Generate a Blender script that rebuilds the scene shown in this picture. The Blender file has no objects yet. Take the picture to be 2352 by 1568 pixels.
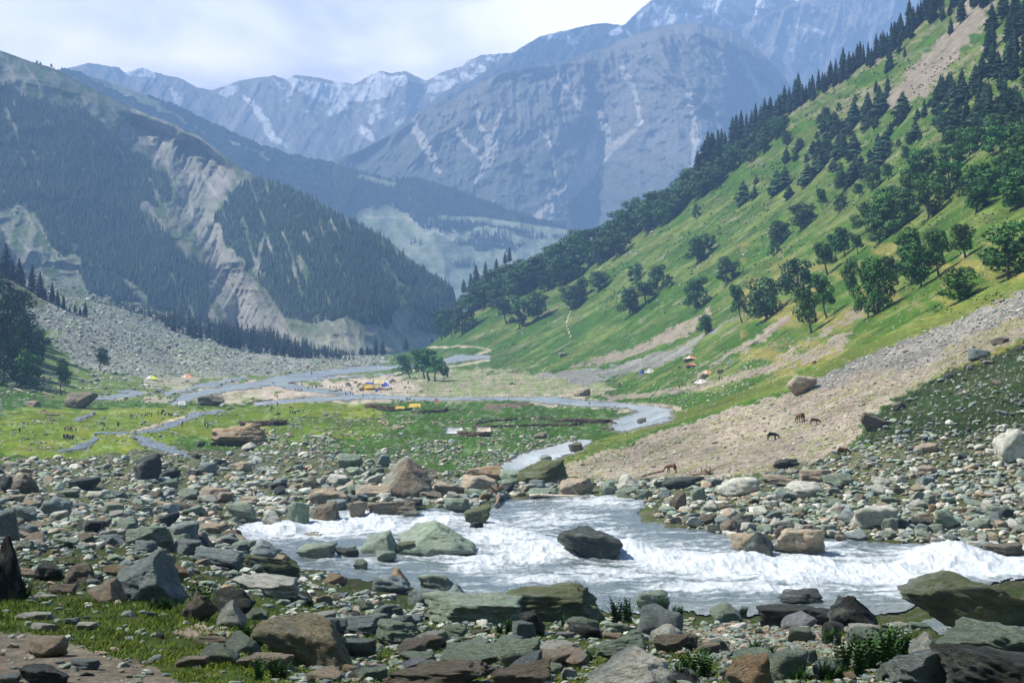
import bpy, math, random
import numpy as np
from mathutils import Vector, Matrix
R = math.radians
rng = np.random.default_rng(7)
random.seed(7)
sc = bpy.context.scene
col = sc.collection

# ------------------------------------------------------------------ camera, sky, sun
F = 2352 * 50 / 36.0            # focal length in units of a 2352 wide picture
U0, V0 = 1176.0, 804.0          # principal column, horizon row
cam_d = bpy.data.cameras.new('camera'); cam = bpy.data.objects.new('camera', cam_d); col.objects.link(cam)
cam.location = (0, 0, 0); cam.rotation_euler = (R(90), 0, 0)
cam_d.sensor_width = 36; cam_d.lens = 50; cam_d.shift_y = (V0 - 784) / 2352
cam_d.clip_start = 0.5; cam_d.clip_end = 60000
sc.camera = cam

SUN_EL, SUN_AZ = R(52), R(-84)          # azimuth from +Y (view direction) towards +X
sdir = Vector((math.sin(SUN_AZ) * math.cos(SUN_EL), math.cos(SUN_AZ) * math.cos(SUN_EL), math.sin(SUN_EL)))
w = bpy.data.worlds.new('World'); sc.world = w; w.use_nodes = True
nt = w.node_tree; nt.nodes.clear()
N = nt.nodes.new; L = nt.links.new
out = N('ShaderNodeOutputWorld'); bg = N('ShaderNodeBackground')
sky = N('ShaderNodeTexSky'); sky.sky_type = 'NISHITA'; sky.sun_disc = False
sky.sun_elevation = SUN_EL; sky.sun_rotation = SUN_AZ; sky.altitude = 2700; sky.dust_density = 1.0
SKY_STRENGTH = 0.05
bg.inputs['Strength'].default_value = SKY_STRENGTH
tc = N('ShaderNodeTexCoord'); mp = N('ShaderNodeMapping'); mp.inputs['Scale'].default_value = (1, 1, 2.1)
L(tc.outputs['Generated'], mp.inputs['Vector'])
n1 = N('ShaderNodeTexNoise'); n1.inputs['Scale'].default_value = 4.6; n1.inputs['Detail'].default_value = 9; n1.inputs['Roughness'].default_value = 0.52; n1.inputs['Distortion'].default_value = 0.35
mp.inputs['Location'].default_value = (0.33, 0.2, 0.6)
L(mp.outputs['Vector'], n1.inputs['Vector'])
cr = N('ShaderNodeValToRGB'); cr.color_ramp.elements[0].position = 0.40; cr.color_ramp.elements[1].position = 0.62
L(n1.outputs['Fac'], cr.inputs['Fac'])
cc = N('ShaderNodeMix'); cc.data_type = 'RGBA'
cc.inputs[6].default_value = (24, 23.2, 25, 1); cc.inputs[7].default_value = (52, 47, 41, 1)
L(cr.outputs['Color'], cc.inputs[0])
sep = N('ShaderNodeSeparateXYZ'); L(tc.outputs['Generated'], sep.inputs[0])
mr = N('ShaderNodeMapRange'); mr.inputs[1].default_value = 0.25; mr.inputs[2].default_value = 0.36; mr.inputs[3].default_value = 1; mr.inputs[4].default_value = 0.0
L(sep.outputs['Z'], mr.inputs[0])
mx = N('ShaderNodeMix'); mx.data_type = 'RGBA'
mr2 = N('ShaderNodeMapRange'); mr2.inputs[1].default_value = 0.1; mr2.inputs[2].default_value = 0.6; L(sep.outputs['Y'], mr2.inputs[0])
mm = N('ShaderNodeMath'); mm.operation = 'MULTIPLY'; L(mr.outputs[0], mm.inputs[0]); L(mr2.outputs[0], mm.inputs[1])
L(mm.outputs[0], mx.inputs[0]); L(sky.outputs[0], mx.inputs[6]); L(cc.outputs[2], mx.inputs[7])
L(mx.outputs[2], bg.inputs['Color']); L(bg.outputs[0], out.inputs['Surface'])

sd = bpy.data.lights.new('sun', 'SUN'); sd.energy = 5.0; sd.angle = R(0.5); sd.color = (1.0, 0.94, 0.85)
sun = bpy.data.objects.new('sun', sd); col.objects.link(sun)
sun.rotation_euler = (-sdir).to_track_quat('-Z', 'Y').to_euler()

sc.view_settings.view_transform = 'Standard'; sc.view_settings.look = 'None'
sc.view_settings.exposure = 1.45; sc.view_settings.gamma = 1; sc.view_settings.use_curve_mapping = False
cy = sc.cycles
cy.use_denoising = True
try: cy.denoiser = 'OPENIMAGEDENOISE'
except Exception: pass
cy.max_bounces = 4; cy.diffuse_bounces = 2; cy.glossy_bounces = 2; cy.transmission_bounces = 2
cy.volume_bounces = 0; cy.transparent_max_bounces = 6
cy.use_adaptive_sampling = True; cy.adaptive_threshold = 0.02
cy.sample_clamp_indirect = 4
cy.volume_step_rate = 1.0; cy.volume_max_steps = 64

# ------------------------------------------------------------------ numpy noise
def _h(ix, iy, iz, seed):
    h = (ix.astype(np.int64) * 374761393 + iy.astype(np.int64) * 668265263 + iz.astype(np.int64) * 2147483647 + seed * 974634777) & 0xffffffff
    h = ((h ^ (h >> 13)) * 1274126177) & 0xffffffff
    h = ((h ^ (h >> 16)) * 2246822519) & 0xffffffff
    return ((h ^ (h >> 15)) & 0xffffff) / float(0xffffff)
def vnoise(x, y, seed=0):
    x = np.asarray(x, float); y = np.asarray(y, float)
    ix = np.floor(x); iy = np.floor(y); fx = x - ix; fy = y - iy
    fx = fx * fx * (3 - 2 * fx); fy = fy * fy * (3 - 2 * fy)
    z = np.zeros_like(ix)
    a = _h(ix, iy, z, seed); b = _h(ix + 1, iy, z, seed); c = _h(ix, iy + 1, z, seed); d = _h(ix + 1, iy + 1, z, seed)
    return (a * (1 - fx) + b * fx) * (1 - fy) + (c * (1 - fx) + d * fx) * fy
def fbm(x, y, seed=0, oct=4, gain=0.5):
    s = 0; a = 1; t = 0
    for k in range(oct):
        s = s + a * vnoise(x * 2 ** k + k * 17.3, y * 2 ** k - k * 9.1, seed + k); t += a; a *= gain
    return s / t
def ridged(x, y, seed=0, oct=4, gain=0.5):
    s = 0; a = 1; t = 0
    for k in range(oct):
        n = 1 - np.abs(2 * vnoise(x * 2 ** k + k * 17.3, y * 2 ** k - k * 9.1, seed + k) - 1)
        s = s + a * n * n; t += a; a *= gain
    return s / t
def vnoise3(p, seed=0):
    x, y, z = p[..., 0], p[..., 1], p[..., 2]
    ix = np.floor(x); iy = np.floor(y); iz = np.floor(z); fx = x - ix; fy = y - iy; fz = z - iz
    fx = fx * fx * (3 - 2 * fx); fy = fy * fy * (3 - 2 * fy); fz = fz * fz * (3 - 2 * fz)
    r = 0
    for dx in (0, 1):
        for dy in (0, 1):
            for dz in (0, 1):
                r = r + _h(ix + dx, iy + dy, iz + dz, seed) * (fx if dx else 1 - fx) * (fy if dy else 1 - fy) * (fz if dz else 1 - fz)
    return r
def sstep(a, b, x):
    t = np.clip((x - a) / (b - a), 0, 1); return t * t * (3 - 2 * t)
def inpoly(u, v, poly):
    r = np.zeros(np.shape(u), bool); n = len(poly)
    for i in range(n):
        x1, y1 = poly[i]; x2, y2 = poly[(i + 1) % n]
        if y1 == y2: continue
        c = ((y1 > v) != (y2 > v)) & (u < (x2 - x1) * (v - y1) / (y2 - y1) + x1)
        r ^= c
    return r
def inband(u, v, pts, sx=0.35):
    """signed-ish distance to a polyline with half heights, <1 inside"""
    best = np.full(np.shape(u), 99.0)
    for (x1, y1, h1), (x2, y2, h2) in zip(pts[:-1], pts[1:]):
        ax, ay, bx, by = x1 * sx, y1, x2 * sx, y2
        l2 = (bx - ax) ** 2 + (by - ay) ** 2 + 1e-9
        t = np.clip(((u * sx - ax) * (bx - ax) + (v - ay) * (by - ay)) / l2, 0, 1)
        d = np.hypot(u * sx - ax - t * (bx - ax), v - ay - t * (by - ay)) / (h1 + t * (h2 - h1))
        best = np.minimum(best, d)
    return best

def pt(u, v, Y):
    u = np.asarray(u, float); v = np.asarray(v, float); Y = np.asarray(Y, float)
    return np.stack([(u - U0) / F * Y, Y + 0 * u, (V0 - v) / F * Y], -1)

# ------------------------------------------------------------------ mesh + object helpers
def mesh_np(name, V, quads=None, tris=None, mat=None, colr=None, smooth=False, fcol=None):
    me = bpy.data.meshes.new(name)
    V = np.ascontiguousarray(V, dtype=np.float32).reshape(-1, 3)
    nq = 0 if quads is None else len(quads); ntr = 0 if tris is None else len(tris)
    me.vertices.add(len(V)); me.vertices.foreach_set('co', V.ravel())
    loops = []
    if nq: loops.append(np.asarray(quads, np.int32).ravel())
    if ntr: loops.append(np.asarray(tris, np.int32).ravel())
    loops = np.concatenate(loops)
    me.loops.add(len(loops)); me.loops.foreach_set('vertex_index', loops)
    st = np.concatenate([np.arange(nq) * 4, nq * 4 + np.arange(ntr) * 3]).astype(np.int32)
    me.polygons.add(nq + ntr); me.polygons.foreach_set('loop_start', st)
    try: me.polygons.foreach_set('loop_total', np.concatenate([np.full(nq, 4), np.full(ntr, 3)]).astype(np.int32))
    except Exception: pass
    if smooth: me.polygons.foreach_set('use_smooth', np.ones(nq + ntr, bool))
    me.update(calc_edges=True)
    if colr is not None:
        c = np.ones((len(V), 4), np.float32); c[:, :colr.shape[-1]] = colr.reshape(len(V), -1)
        at = me.color_attributes.new('Col', 'FLOAT_COLOR', 'POINT'); at.data.foreach_set('color', c.ravel())
    if mat is not None: me.materials.append(mat)
    return me
def link(name, me, parent=None, loc=None, label=None, cat=None, group=None, kind=None):
    o = bpy.data.objects.new(name, me); col.objects.link(o)
    if parent is not None: o.parent = parent
    if loc is not None: o.location = loc
    tag(o, label, cat, group, kind); return o
def tag(o, label=None, cat=None, group=None, kind=None):
    if label: o['label'] = label
    if cat: o['category'] = cat
    if group: o['group'] = group
    if kind: o['kind'] = kind
def grid_quads(nr, nc, keep=None):
    i = np.arange(nr - 1)[:, None] * nc + np.arange(nc - 1)[None]
    q = np.stack([i, i + 1, i + nc + 1, i + nc], -1).reshape(-1, 4)
    if keep is not None:
        k = keep.ravel(); q = q[k[q].any(1)]
    return q
def compact(V, q, *arrs):
    used = np.zeros(len(V), bool); used[q.ravel()] = True
    m = np.cumsum(used) - 1
    return (V[used], m[q]) + tuple(a[used] for a in arrs)

# ------------------------------------------------------------------ materials
def new_mat(name):
    m = bpy.data.materials.new(name); m.use_nodes = True
    t = m.node_tree; b = t.nodes['Principled BSDF']; b.inputs['Specular IOR Level'].default_value = 0.25
    return m, t, b
def node(t, kind, **kw):
    n = t.nodes.new(kind)
    for k, v in kw.items():
        if k.startswith('i_'): n.inputs[k[2:].replace('_', ' ')].default_value = v
        else: setattr(n, k, v)
    return n
def mixrgb(t, blend, fac, a, b):
    n = t.nodes.new('ShaderNodeMix'); n.data_type = 'RGBA'; n.blend_type = blend
    for s, x in ((0, fac), (6, a), (7, b)):
        if isinstance(x, (int, float, tuple)): n.inputs[s].default_value = x
        else: t.links.new(x, n.inputs[s])
    return n.outputs[2]
def noise(t, vec, scale, detail=4, rough=0.55):
    n = node(t, 'ShaderNodeTexNoise'); n.inputs['Scale'].default_value = scale; n.inputs['Detail'].default_value = detail; n.inputs['Roughness'].default_value = rough
    t.links.new(vec, n.inputs['Vector']); return n.outputs['Fac']
def ramp(t, fac, *stops):
    n = node(t, 'ShaderNodeValToRGB'); e = n.color_ramp.elements
    while len(e) < len(stops): e.new(0.5)
    for k, (p, c) in enumerate(stops):
        e[k].position = p; e[k].color = c if len(c) == 4 else (*c, 1)
    t.links.new(fac, n.inputs['Fac']); return n.outputs['Color']
def bump(t, b, h, strength, dist):
    n = node(t, 'ShaderNodeBump'); n.inputs['Strength'].default_value = strength; n.inputs['Distance'].default_value = dist
    t.links.new(h, n.inputs['Height']); t.links.new(n.outputs[0], b.inputs['Normal'])
G = lambda x: (x, x, x, 1)

def mat_plain(name, c, rough=0.8, var=0.25, scale=3.0, objcol=False):
    m, t, b = new_mat(name)
    vec = node(t, 'ShaderNodeTexCoord').outputs['Object']
    f = noise(t, vec, scale)
    r = ramp(t, f, (0.3, G(1 - var)), (0.7, G(1 + var)))
    if objcol: base = node(t, 'ShaderNodeObjectInfo').outputs['Color']
    else: base = (*c, 1)
    L_ = mixrgb(t, 'MULTIPLY', 1.0, base, r)
    t.links.new(L_, b.inputs['Base Color']); b.inputs['Roughness'].default_value = rough
    return m
def mat_terrain(name, scales, bumps=None, rough=0.95, var=0.35):
    """vertex colour times world noise at several scales"""
    m, t, b = new_mat(name)
    vec = node(t, 'ShaderNodeTexCoord').outputs['Object']
    a = node(t, 'ShaderNodeAttribute', attribute_name='Col').outputs['Color']
    c = a
    for s in scales:
        c = mixrgb(t, 'MULTIPLY', 1.0, c, ramp(t, noise(t, vec, s, 5, 0.65), (0.3, G(1 - var)), (0.7, G(1 + var))))
    t.links.new(c, b.inputs['Base Color']); b.inputs['Roughness'].default_value = rough
    b.inputs['Specular IOR Level'].default_value = 0.1
    if bumps: bump(t, b, noise(t, vec, bumps[0], 6, 0.7), bumps[1], bumps[2])
    return m

# ------------------------------------------------------------------ ground distance table (rows and columns of the view -> metres away)
ISO = {
 10: [(-500,1900),(2900,1900)],
 13: [(-500,1690),(2900,1690)],
 16: [(-500,1565),(2900,1575)],
 24: [(-500,1450),(0,1430),(400,1430),(700,1485),(1200,1500),(1700,1500),(2352,1500),(2900,1500)],
 40: [(-500,1350),(0,1345),(300,1352),(600,1405),(800,1445),(1300,1455),(1800,1455),(2352,1450),(2900,1450)],
 70: [(-500,1265),(0,1262),(300,1285),(480,1315),(600,1355),(700,1390),(1000,1418),(1400,1432),(1800,1440),(2100,1432),(2352,1412),(2900,1400)],
 110:[(-500,1220),(0,1218),(300,1242),(480,1278),(600,1322),(700,1348),(900,1390),(1400,1412),(1800,1420),(2352,1392),(2900,1385)],
 140:[(-500,1190),(0,1190),(300,1217),(480,1264),(600,1300),(700,1330),(900,1372),(1100,1387),(2900,1380)],
 160:[(-500,1170),(0,1172),(300,1197),(480,1249),(600,1280),(700,1307),(900,1314),(2900,1314)],
 180:[(-500,1150),(0,1155),(300,1180),(480,1232),(600,1250),(700,1258),(1700,1258),(2100,1250),(2352,1245),(2900,1235)],
 200:[(-500,1130),(0,1140),(300,1162),(480,1203),(600,1212),(1200,1212),(1700,1195),(2352,1165),(2900,1140)],
 220:[(-500,1110),(0,1122),(500,1168),(1200,1175),(1500,1160),(1700,1135),(2000,1105),(2352,1070),(2900,1000)],
 240:[(-500,1095),(0,1104),(500,1138),(1200,1143),(1500,1112),(1700,1080),(1935,1032),(2100,965),(2352,880),(2900,760)],
 270:[(-500,1078),(0,1084),(600,1105),(1200,1106),(1400,1090),(1541,1070),(1700,1030),(1900,945),(2100,860),(2352,765),(2900,600)],
 300:[(-500,1062),(0,1064),(600,1078),(1200,1078),(1300,1058),(1430,1022),(1600,965),(1840,895),(2000,825),(2200,730),(2352,655),(2900,440)],
 350:[(-500,1040),(0,1040),(600,1046),(1200,1045),(1300,1035),(1430,1002),(1600,945),(1800,865),(2000,760),(2200,650),(2352,570),(2900,330)],
 430:[(-500,990),(0,998),(600,995),(1200,993),(1430,986),(1600,925),(1800,835),(2000,715),(2200,580),(2352,490),(2900,200)],
 550:[(-500,920),(0,946),(200,952),(1200,952),(1440,952),(1600,898),(1800,780),(2000,620),(2200,450),(2352,340),(2900,0)],
 700:[(-500,800),(0,885),(150,905),(300,911),(1200,909),(1450,893),(1600,842),(1800,700),(2000,520),(2352,190),(2900,-200)],
 850:[(-500,640),(0,770),(100,825),(230,868),(400,890),(1000,890),(1200,884),(1450,860),(1600,780),(1800,620),(2000,410),(2200,200),(2352,50),(2900,-420)],
 1050:[(-500,480),(0,675),(200,770),(400,850),(600,872),(1000,870),(1200,860),(1400,815),(1500,745),(1700,580),(1900,380),(2100,160),(2352,-100),(2900,-620)],
 1300:[(-500,350),(0,590),(200,690),(400,785),(600,832),(800,843),(1000,840),(1100,822),(1200,795),(1300,745),(1400,670),(1500,580),(1700,400),(1800,290),(1950,140),(2100,-20),(2352,-250),(2900,-800)],
 1600:[(-500,250),(0,520),(400,750),(600,803),(700,814),(900,818),(980,800),(1050,740),(1100,690),(1200,640),(1300,590),(1400,520),(1500,450),(1600,360),(1800,190),(2100,-150),(2900,-1000)],
 2200:[(-500,100),(0,430),(400,690),(600,770),(700,796),(850,806),(950,796),(1000,750),(1100,600),(1300,450),(1600,200),(2100,-400),(2900,-1300)],
}
RIDGE = [(-500,390),(0,622),(100,655),(200,690),(270,706),(350,730),(450,760),(600,790),(700,808),(760,816),(830,817),(900,814),(950,806),(985,795),(1010,775),(1060,735),(1100,690),(1200,645),(1300,600),(1400,540),(1500,480),(1600,400),(1700,330),(1800,258),(1900,185),(2000,125),(2050,95),(2100,30),(2200,-60),(2352,-200),(2900,-600)]
_lv = sorted(ISO)
LU = np.arange(-500, 2904, 8.0); LV = np.arange(-700, 1904, 4.0)
_vk = np.array([np.interp(LU, *zip(*ISO[k])) for k in _lv])          # levels x columns
for k in range(1, len(_lv)): _vk[k] = np.minimum(_vk[k], _vk[k - 1] - 2.0)
_ly = np.log(np.array(_lv, float))
LUT = np.zeros((len(LV), len(LU)))
for j in range(len(LU)):
    LUT[:, j] = np.interp(LV, _vk[::-1, j], _ly[::-1])
    top = _vk[-1, j]; m = LV < top
    LUT[m, j] = _ly[-1] + (top - LV[m]) * 0.001
def _blur(a, n, axis):
    k = np.array([1, 2, 1]) / 4.0
    for _ in range(n):
        p = np.concatenate([np.take(a, [0], axis), a, np.take(a, [-1], axis)], axis)
        a = np.take(p, range(0, a.shape[axis]), axis) * k[0] + np.take(p, range(1, a.shape[axis] + 1), axis) * k[1] + np.take(p, range(2, a.shape[axis] + 2), axis) * k[2]
    return a
LUT = _blur(_blur(LUT, 6, 0), 14, 1)
def gY(u, v):
    u = np.asarray(u, float); v = np.asarray(v, float)
    fx = np.clip((u - LU[0]) / 8.0, 0, len(LU) - 1.001); fy = np.clip((v - LV[0]) / 4.0, 0, len(LV) - 1.001)
    ix = fx.astype(int); iy = fy.astype(int); a = fx - ix; b = fy - iy
    r = (LUT[iy, ix] * (1 - a) + LUT[iy, ix + 1] * a) * (1 - b) + (LUT[iy + 1, ix] * (1 - a) + LUT[iy + 1, ix + 1] * a) * b
    return np.exp(r)

TORRENT = [(535,1240),(545,1205),(600,1200),(700,1185),(830,1165),(940,1165),(1030,1170),(1080,1165),(1180,1148),(1300,1132),(1400,1135),(1480,1150),(1470,1180),(1480,1200),(1600,1215),(1700,1240),(1900,1235),(2050,1245),(2150,1255),(2250,1262),(2352,1275),(2600,1290),(2600,1345),(2352,1325),(2250,1345),(2120,1375),(2080,1400),(1900,1415),(1700,1412),(1560,1402),(1400,1402),(1200,1392),(1080,1375),(980,1355),(900,1328),(800,1325),(700,1300),(660,1272),(600,1255)]
SIDEPOOL = [(2090,1428),(2200,1408),(2352,1412),(2600,1420),(2600,1470),(2260,1475),(2150,1445)]
STREAMS = [
 [(1120,820,3),(1060,822,6),(1000,834,3),(930,841,3),(850,846,5),(760,855,6),(700,864,7),(640,873,7),(600,882,6),(520,893,4.5),(450,905,6),(420,915,5),(405,926,2)],
 [(600,880,2),(540,884,1.6),(470,886,1.4),(400,898,1.2),(340,903,1)],
 [(700,872,1.5),(760,868,1.2),(830,862,1),(900,858,1)],
 [(640,878,6),(680,889,5),(730,898,4),(790,902,3),(830,910,4),(980,916,3),(1100,915,2.5),(1220,916,3),(1260,918,7),(1330,924,6),(1420,930,4),(1480,938,6),(1520,945,8),(1500,957,14),(1450,970,13),(1432,980,9)],
 [(590,926,2),(700,919,4),(800,912,5),(860,912,4)],
 [(560,868,3),(480,880,2),(430,895,1.5),(380,905,2)],
 [(1345,1015,5),(1290,1032,11),(1230,1052,13),(1165,1078,9),(1140,1088,6)],
 [(214,916,2.5),(273,910,3.5),(325,902,2.5),(273,897,1.2)],
 [(506,944,1.6),(444,951,3.4),(415,968,3),(359,987,3.4),(316,992,2),(222,994,1)],
 [(316,1002,3),(345,1018,6),(400,1037,5),(430,1048,2)],
 [(213,1006,2.4),(188,1023,3.4),(140,1036,1.5)],
 [(205,953,2),(180,963,2),(215,947,1)],
]
BX = [(min(p[0] for p in s) - 60, max(p[0] for p in s) + 60) for s in STREAMS]
def warp(u, v, amp=1.0):
    Y = gY(u, v)
    s = 0.06 * amp
    du = (fbm(u / 26, v / 9, 3, 3) - .5) * 30 * amp; dv = (fbm(u / 22, v / 8, 9, 3) - .5) * 12 * amp
    return u + du, v + dv
def torrent_in(u, v):
    uu, vv = u + (fbm(u / 30, v / 12, 3, 3) - .5) * 34, v + (fbm(u / 26, v / 10, 9, 3) - .5) * 20
    return inpoly(uu, vv, TORRENT) | inpoly(uu, vv, SIDEPOOL)
def stream_in(u, v, grow=1.0):
    uu, vv = u + (fbm(u / 20, v / 6, 13, 4, .6) - .5) * 36, v + (fbm(u / 16, v / 5, 19, 4, .6) - .5) * 8
    r = np.zeros(np.shape(u), bool)
    for s, (a, b) in zip(STREAMS, BX):
        m = (uu > a) & (uu < b) & (vv > s[0][1] - 250)
        if m.any(): r[m] |= inband(uu[m], vv[m], s) < grow
    return r
def relief(u, v):
    """height of small ground forms in metres"""
    Y = gY(u, v); p = pt(u, v, Y)
    a = np.clip(Y / 250, 0.05, 3.0)
    r = (fbm(p[..., 0] / (9 * a + .5), p[..., 1] / (14 * a + 1), 31, 4) - .5) * 1.5 * a
    return r
def gp(u, v):
    """point on the ground seen at column u, row v"""
    p = pt(u, v, gY(u, v)); return p

# ------------------------------------------------------------------ ground colours
C_ = lambda *a: np.array(a, float)
GRASS = C_(.042, .100, .008); LIME = C_(.13, .20, .008); DRY = C_(.12, .15, .035); GRAVEL = C_(.265, .222, .172); GREYG = C_(.19, .185, .17)
TALUS = C_(.21, .22, .18); DARKG = C_(.035, .07, .018); SOIL = C_(.16, .12, .085); STONE = C_(.24, .25, .20); SANDC = C_(.42, .36, .28)
Z_TALUS = [(-500,380),(0,600),(100,640),(300,700),(600,780),(800,805),(890,822),(880,850),(700,862),(560,862),(400,868),(230,858),(160,835),(100,760),(30,700),(-500,560)]
Z_OLIVE = [(-500,400),(0,625),(50,650),(110,700),(90,712),(0,670),(-500,480)]
Z_FAN = [(1270,1085),(1330,1050),(1450,1015),(1700,935),(1850,885),(2050,800),(2352,690),(2900,500),(2900,640),(2352,775),(2200,840),(2080,900),(2000,950),(1965,1020),(1850,1075),(1700,1095),(1500,1105),(1350,1100)]
Z_FANGREY = [(1800,905),(1900,862),(2000,812),(2352,668),(2900,450),(2900,570),(2352,722),(2180,790),(2120,850),(2000,850),(1900,895)]
Z_DARKSLOPE = [(2000,955),(2080,905),(2200,845),(2352,790),(2900,650),(2900,980),(2352,985),(2200,1000),(2080,1020),(1975,1020)]
Z_TONG = [
 [(1955,761),(1940,800),(1927,811),(1856,838),(1787,852),(1719,868),(1616,892),(1500,912),(1400,916),(1380,905),(1470,900),(1548,888),(1651,869),(1736,845),(1821,818),(1890,790),(1941,763)],
 [(1832,705),(1821,738),(1739,792),(1685,816),(1627,848),(1622,842),(1680,808),(1736,775)],
 [(1650,700),(1579,768),(1493,802),(1424,826),(1356,838),(1264,856),(1350,828),(1450,795),(1560,745)],
 [(1700,720),(1610,785),(1579,814),(1493,844),(1424,861),(1340,884),(1290,870),(1220,862),(1270,851),(1390,845),(1493,818),(1579,790)],
 [(2010,700),(1960,740),(1850,790),(1800,830),(1790,822),(1880,765),(1980,700)],
]
Z_PLAIN = [(870,912),(880,872),(1000,846),(1250,856),(1400,878),(1390,905),(1330,918),(900,918)]
Z_CAMP = [(590,925),(600,905),(700,884),(800,872),(900,858),(965,880),(940,905),(900,905),(820,913),(700,920)]
Z_BROWN = [(1085,943),(1120,930),(1200,921),(1240,928),(1190,938),(1142,943)]
Z_LIME = [(0,940),(300,935),(520,935),(760,920),(830,925),(900,960),(860,1000),(700,1020),(560,1025),(420,1000),(380,1040),(120,1060),(0,1040)]
Z_ROCKFIELD = [(-500,1040),(0,1060),(300,1035),(560,1030),(760,1035),(900,1060),(1100,1095),(1270,1090),(1360,1105),(1700,1095),(1980,1030),(2352,980),(2900,950),(2900,1350),(-500,1350)]
Z_DIRT = [(-500,1470),(0,1455),(110,1460),(230,1500),(350,1530),(420,1568),(500,1700),(-500,1700)]
Z_DIRT2 = [(400,1440),(470,1432),(535,1450),(500,1470),(430,1462)]
Z_SHINGLE = [(1560,1450),(1700,1430),(1900,1440),(2020,1470),(2080,1530),(1900,1520),(1700,1500)]
PATHS = [[(976,847,2),(899,859,2.2),(831,876,2.5),(754,886,3)], [(1120,826,1.8),(1093,814,1.5),(1127,804,1.5),(1090,795,1.5),(985,798,2)],
         [(1310,770,.4),(1300,745,.4),(1310,712,.4)], [(440,950,2.5),(400,965,3),(330,985,3),(270,1000,2)], [(1000,845,2),(1060,838,2),(1120,828,3)]]
Z_HIGHSCREE = [(1990,260),(2060,190),(2130,120),(2190,50),(2240,-80),(2330,-80),(2270,40),(2200,140),(2120,220),(2060,250)]
def groundcol(u, v):
    shp = np.shape(u); Y = gY(u, v); p = pt(u, v, Y); X = p[..., 0]; Z = p[..., 2]
    uu = u + (fbm(u / 26, v / 9, 3, 4) - .5) * 60; vv = v + (fbm(u / 22, v / 9, 9, 4) - .5) * 26
    n1 = fbm(u / 60, v / 22, 41, 5); n2 = fbm(u / 11, v / 5, 42, 4); n3 = fbm(u / 3.2, v / 2.0, 43, 2)
    c = np.zeros(shp + (3,)); c[:] = GRASS
    def blend(m, colr, k=1.0):
        m = np.asarray(m, float)[..., None] * k
        c[:] = c * (1 - m) + colr * m
    valley = sstep(1100, 1040, v) * (u < 1500)
    # slope streaks running down to the left
    right = sstep(960, 1120, u - (v - 800) * 0.6) * (v < 900)
    q = u * 0.50 + v * 0.866; s = u * 0.866 - v * 0.5
    st = fbm(q / 13, s / 160, 51, 5, .6); st2 = fbm(q / 5, s / 60, 52, 4)
    blend(right * sstep(.42, .70, st), DRY * 1.15, .8)
    blend(right * sstep(.64, .76, st2) * sstep(.40, .62, n1), GRAVEL, .6)
    blend(right * sstep(700, 250, v) * sstep(.35, .65, n1), DRY * .8, .6)
    blend(right * sstep(450, 200, v) * sstep(.52, .64, n2 * .5 + st * .5), GRAVEL * .7, .7)
    blend(inpoly(uu, vv, Z_HIGHSCREE), GRAVEL * .85, .9)
    lowr = (u > 1700) & (v > 560) & (v < 900)
    blend(lowr * sstep(.42, .7, n1), C_(.22, .19, .05), .75)
    # valley floor
    blend(inpoly(uu, vv, Z_LIME), LIME * .9, .85)
    blend(inpoly(uu, vv, Z_LIME) * sstep(.5, .7, n1), C_(.19, .20, .02), .5)
    blend((v > 960) * (v < 1100) * (u > 620) * (u < 1500) * sstep(.4, .6, n1), C_(.05, .10, .015), .7)
    blend(valley * (v > 920) * sstep(.58, .68, n2) , STONE, .3)
    blend(valley * (v < 920) * (u > 100) * (u < 900), C_(.14, .20, .05), .8)
    blend(inpoly(uu, vv, Z_PLAIN) , C_(.24, .29, .12), .8)
    blend(inpoly(uu, vv, Z_PLAIN) * sstep(.40, .62, n2 * .6 + n3 * .4), GRAVEL * 1.1, .85)
    blend((v < 926) * (v > 864) * (u > 330) * (u < 900) * sstep(.38, .56, n1 * .6 + n2 * .4), SANDC, .75)
    blend(inpoly(uu, vv, Z_CAMP), SANDC, .9)
    blend(inpoly(uu, vv, Z_BROWN), SOIL * .9, .9)
    tal = inpoly(uu, vv, Z_TALUS)
    blend(tal, TALUS, .95)
    blend(tal * sstep(.52, .66, n1), C_(.17, .21, .10), .7)
    blend(tal * sstep(.42, .7, n3), C_(.40, .40, .36), .55)
    blend(inpoly(uu, vv, Z_OLIVE), C_(.12, .13, .05), .9)
    blend((u < 500) * (v > 815) * (v < 890) * (~tal) * sstep(.5, .62, n2), STONE, .45)
    # gravel fans
    for k, z in enumerate(Z_TONG):
        m = inpoly(u + (uu - u) * .7, v + (vv - v) * .6, z) & (n2 * .6 + n1 * .4 < .62); blend(m, GRAVEL if k != 3 else GREYG * 1.1, .9)
    fan = inpoly(uu, vv, Z_FAN)
    stf = fbm((u * .4 + v * .9) / 9, (u * .9 - v * .4) / 120, 61, 5, .6)
    blend(fan, GRAVEL, .95); blend(fan * sstep(.50, .60, stf * .6 + n2 * .4), C_(.15, .165, .045), .6)
    fg = inpoly(uu, vv, Z_FANGREY); blend(fg, GREYG, .9); blend(fg * sstep(.5, .6, stf), GREYG * .7, .6)
    blend((fan | fg) * sstep(.5, .8, n3), C_(.40, .36, .30), .5)
    # the green strip under the fan
    strip = np.abs(v - np.interp(u, [1200, 1330, 1430, 1600, 1850, 2000, 2352, 2900], [1085, 1040, 1000, 945, 868, 800, 652, 440])) < 13
    blend(strip * (u > 1250), C_(.10, .13, .025), .85)
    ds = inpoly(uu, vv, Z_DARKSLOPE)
    blend(ds, C_(.022, .040, .010), .95); blend(ds * sstep(.55, .7, n3 * .5 + n2 * .5), C_(.09, .09, .075), .7)  # dark green slope, with the cloud shade over it put into the colour
    # rock field soil and grass between stones, near ground coloured darker for shadows there
    rf = inpoly(uu, vv, Z_ROCKFIELD)
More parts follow.
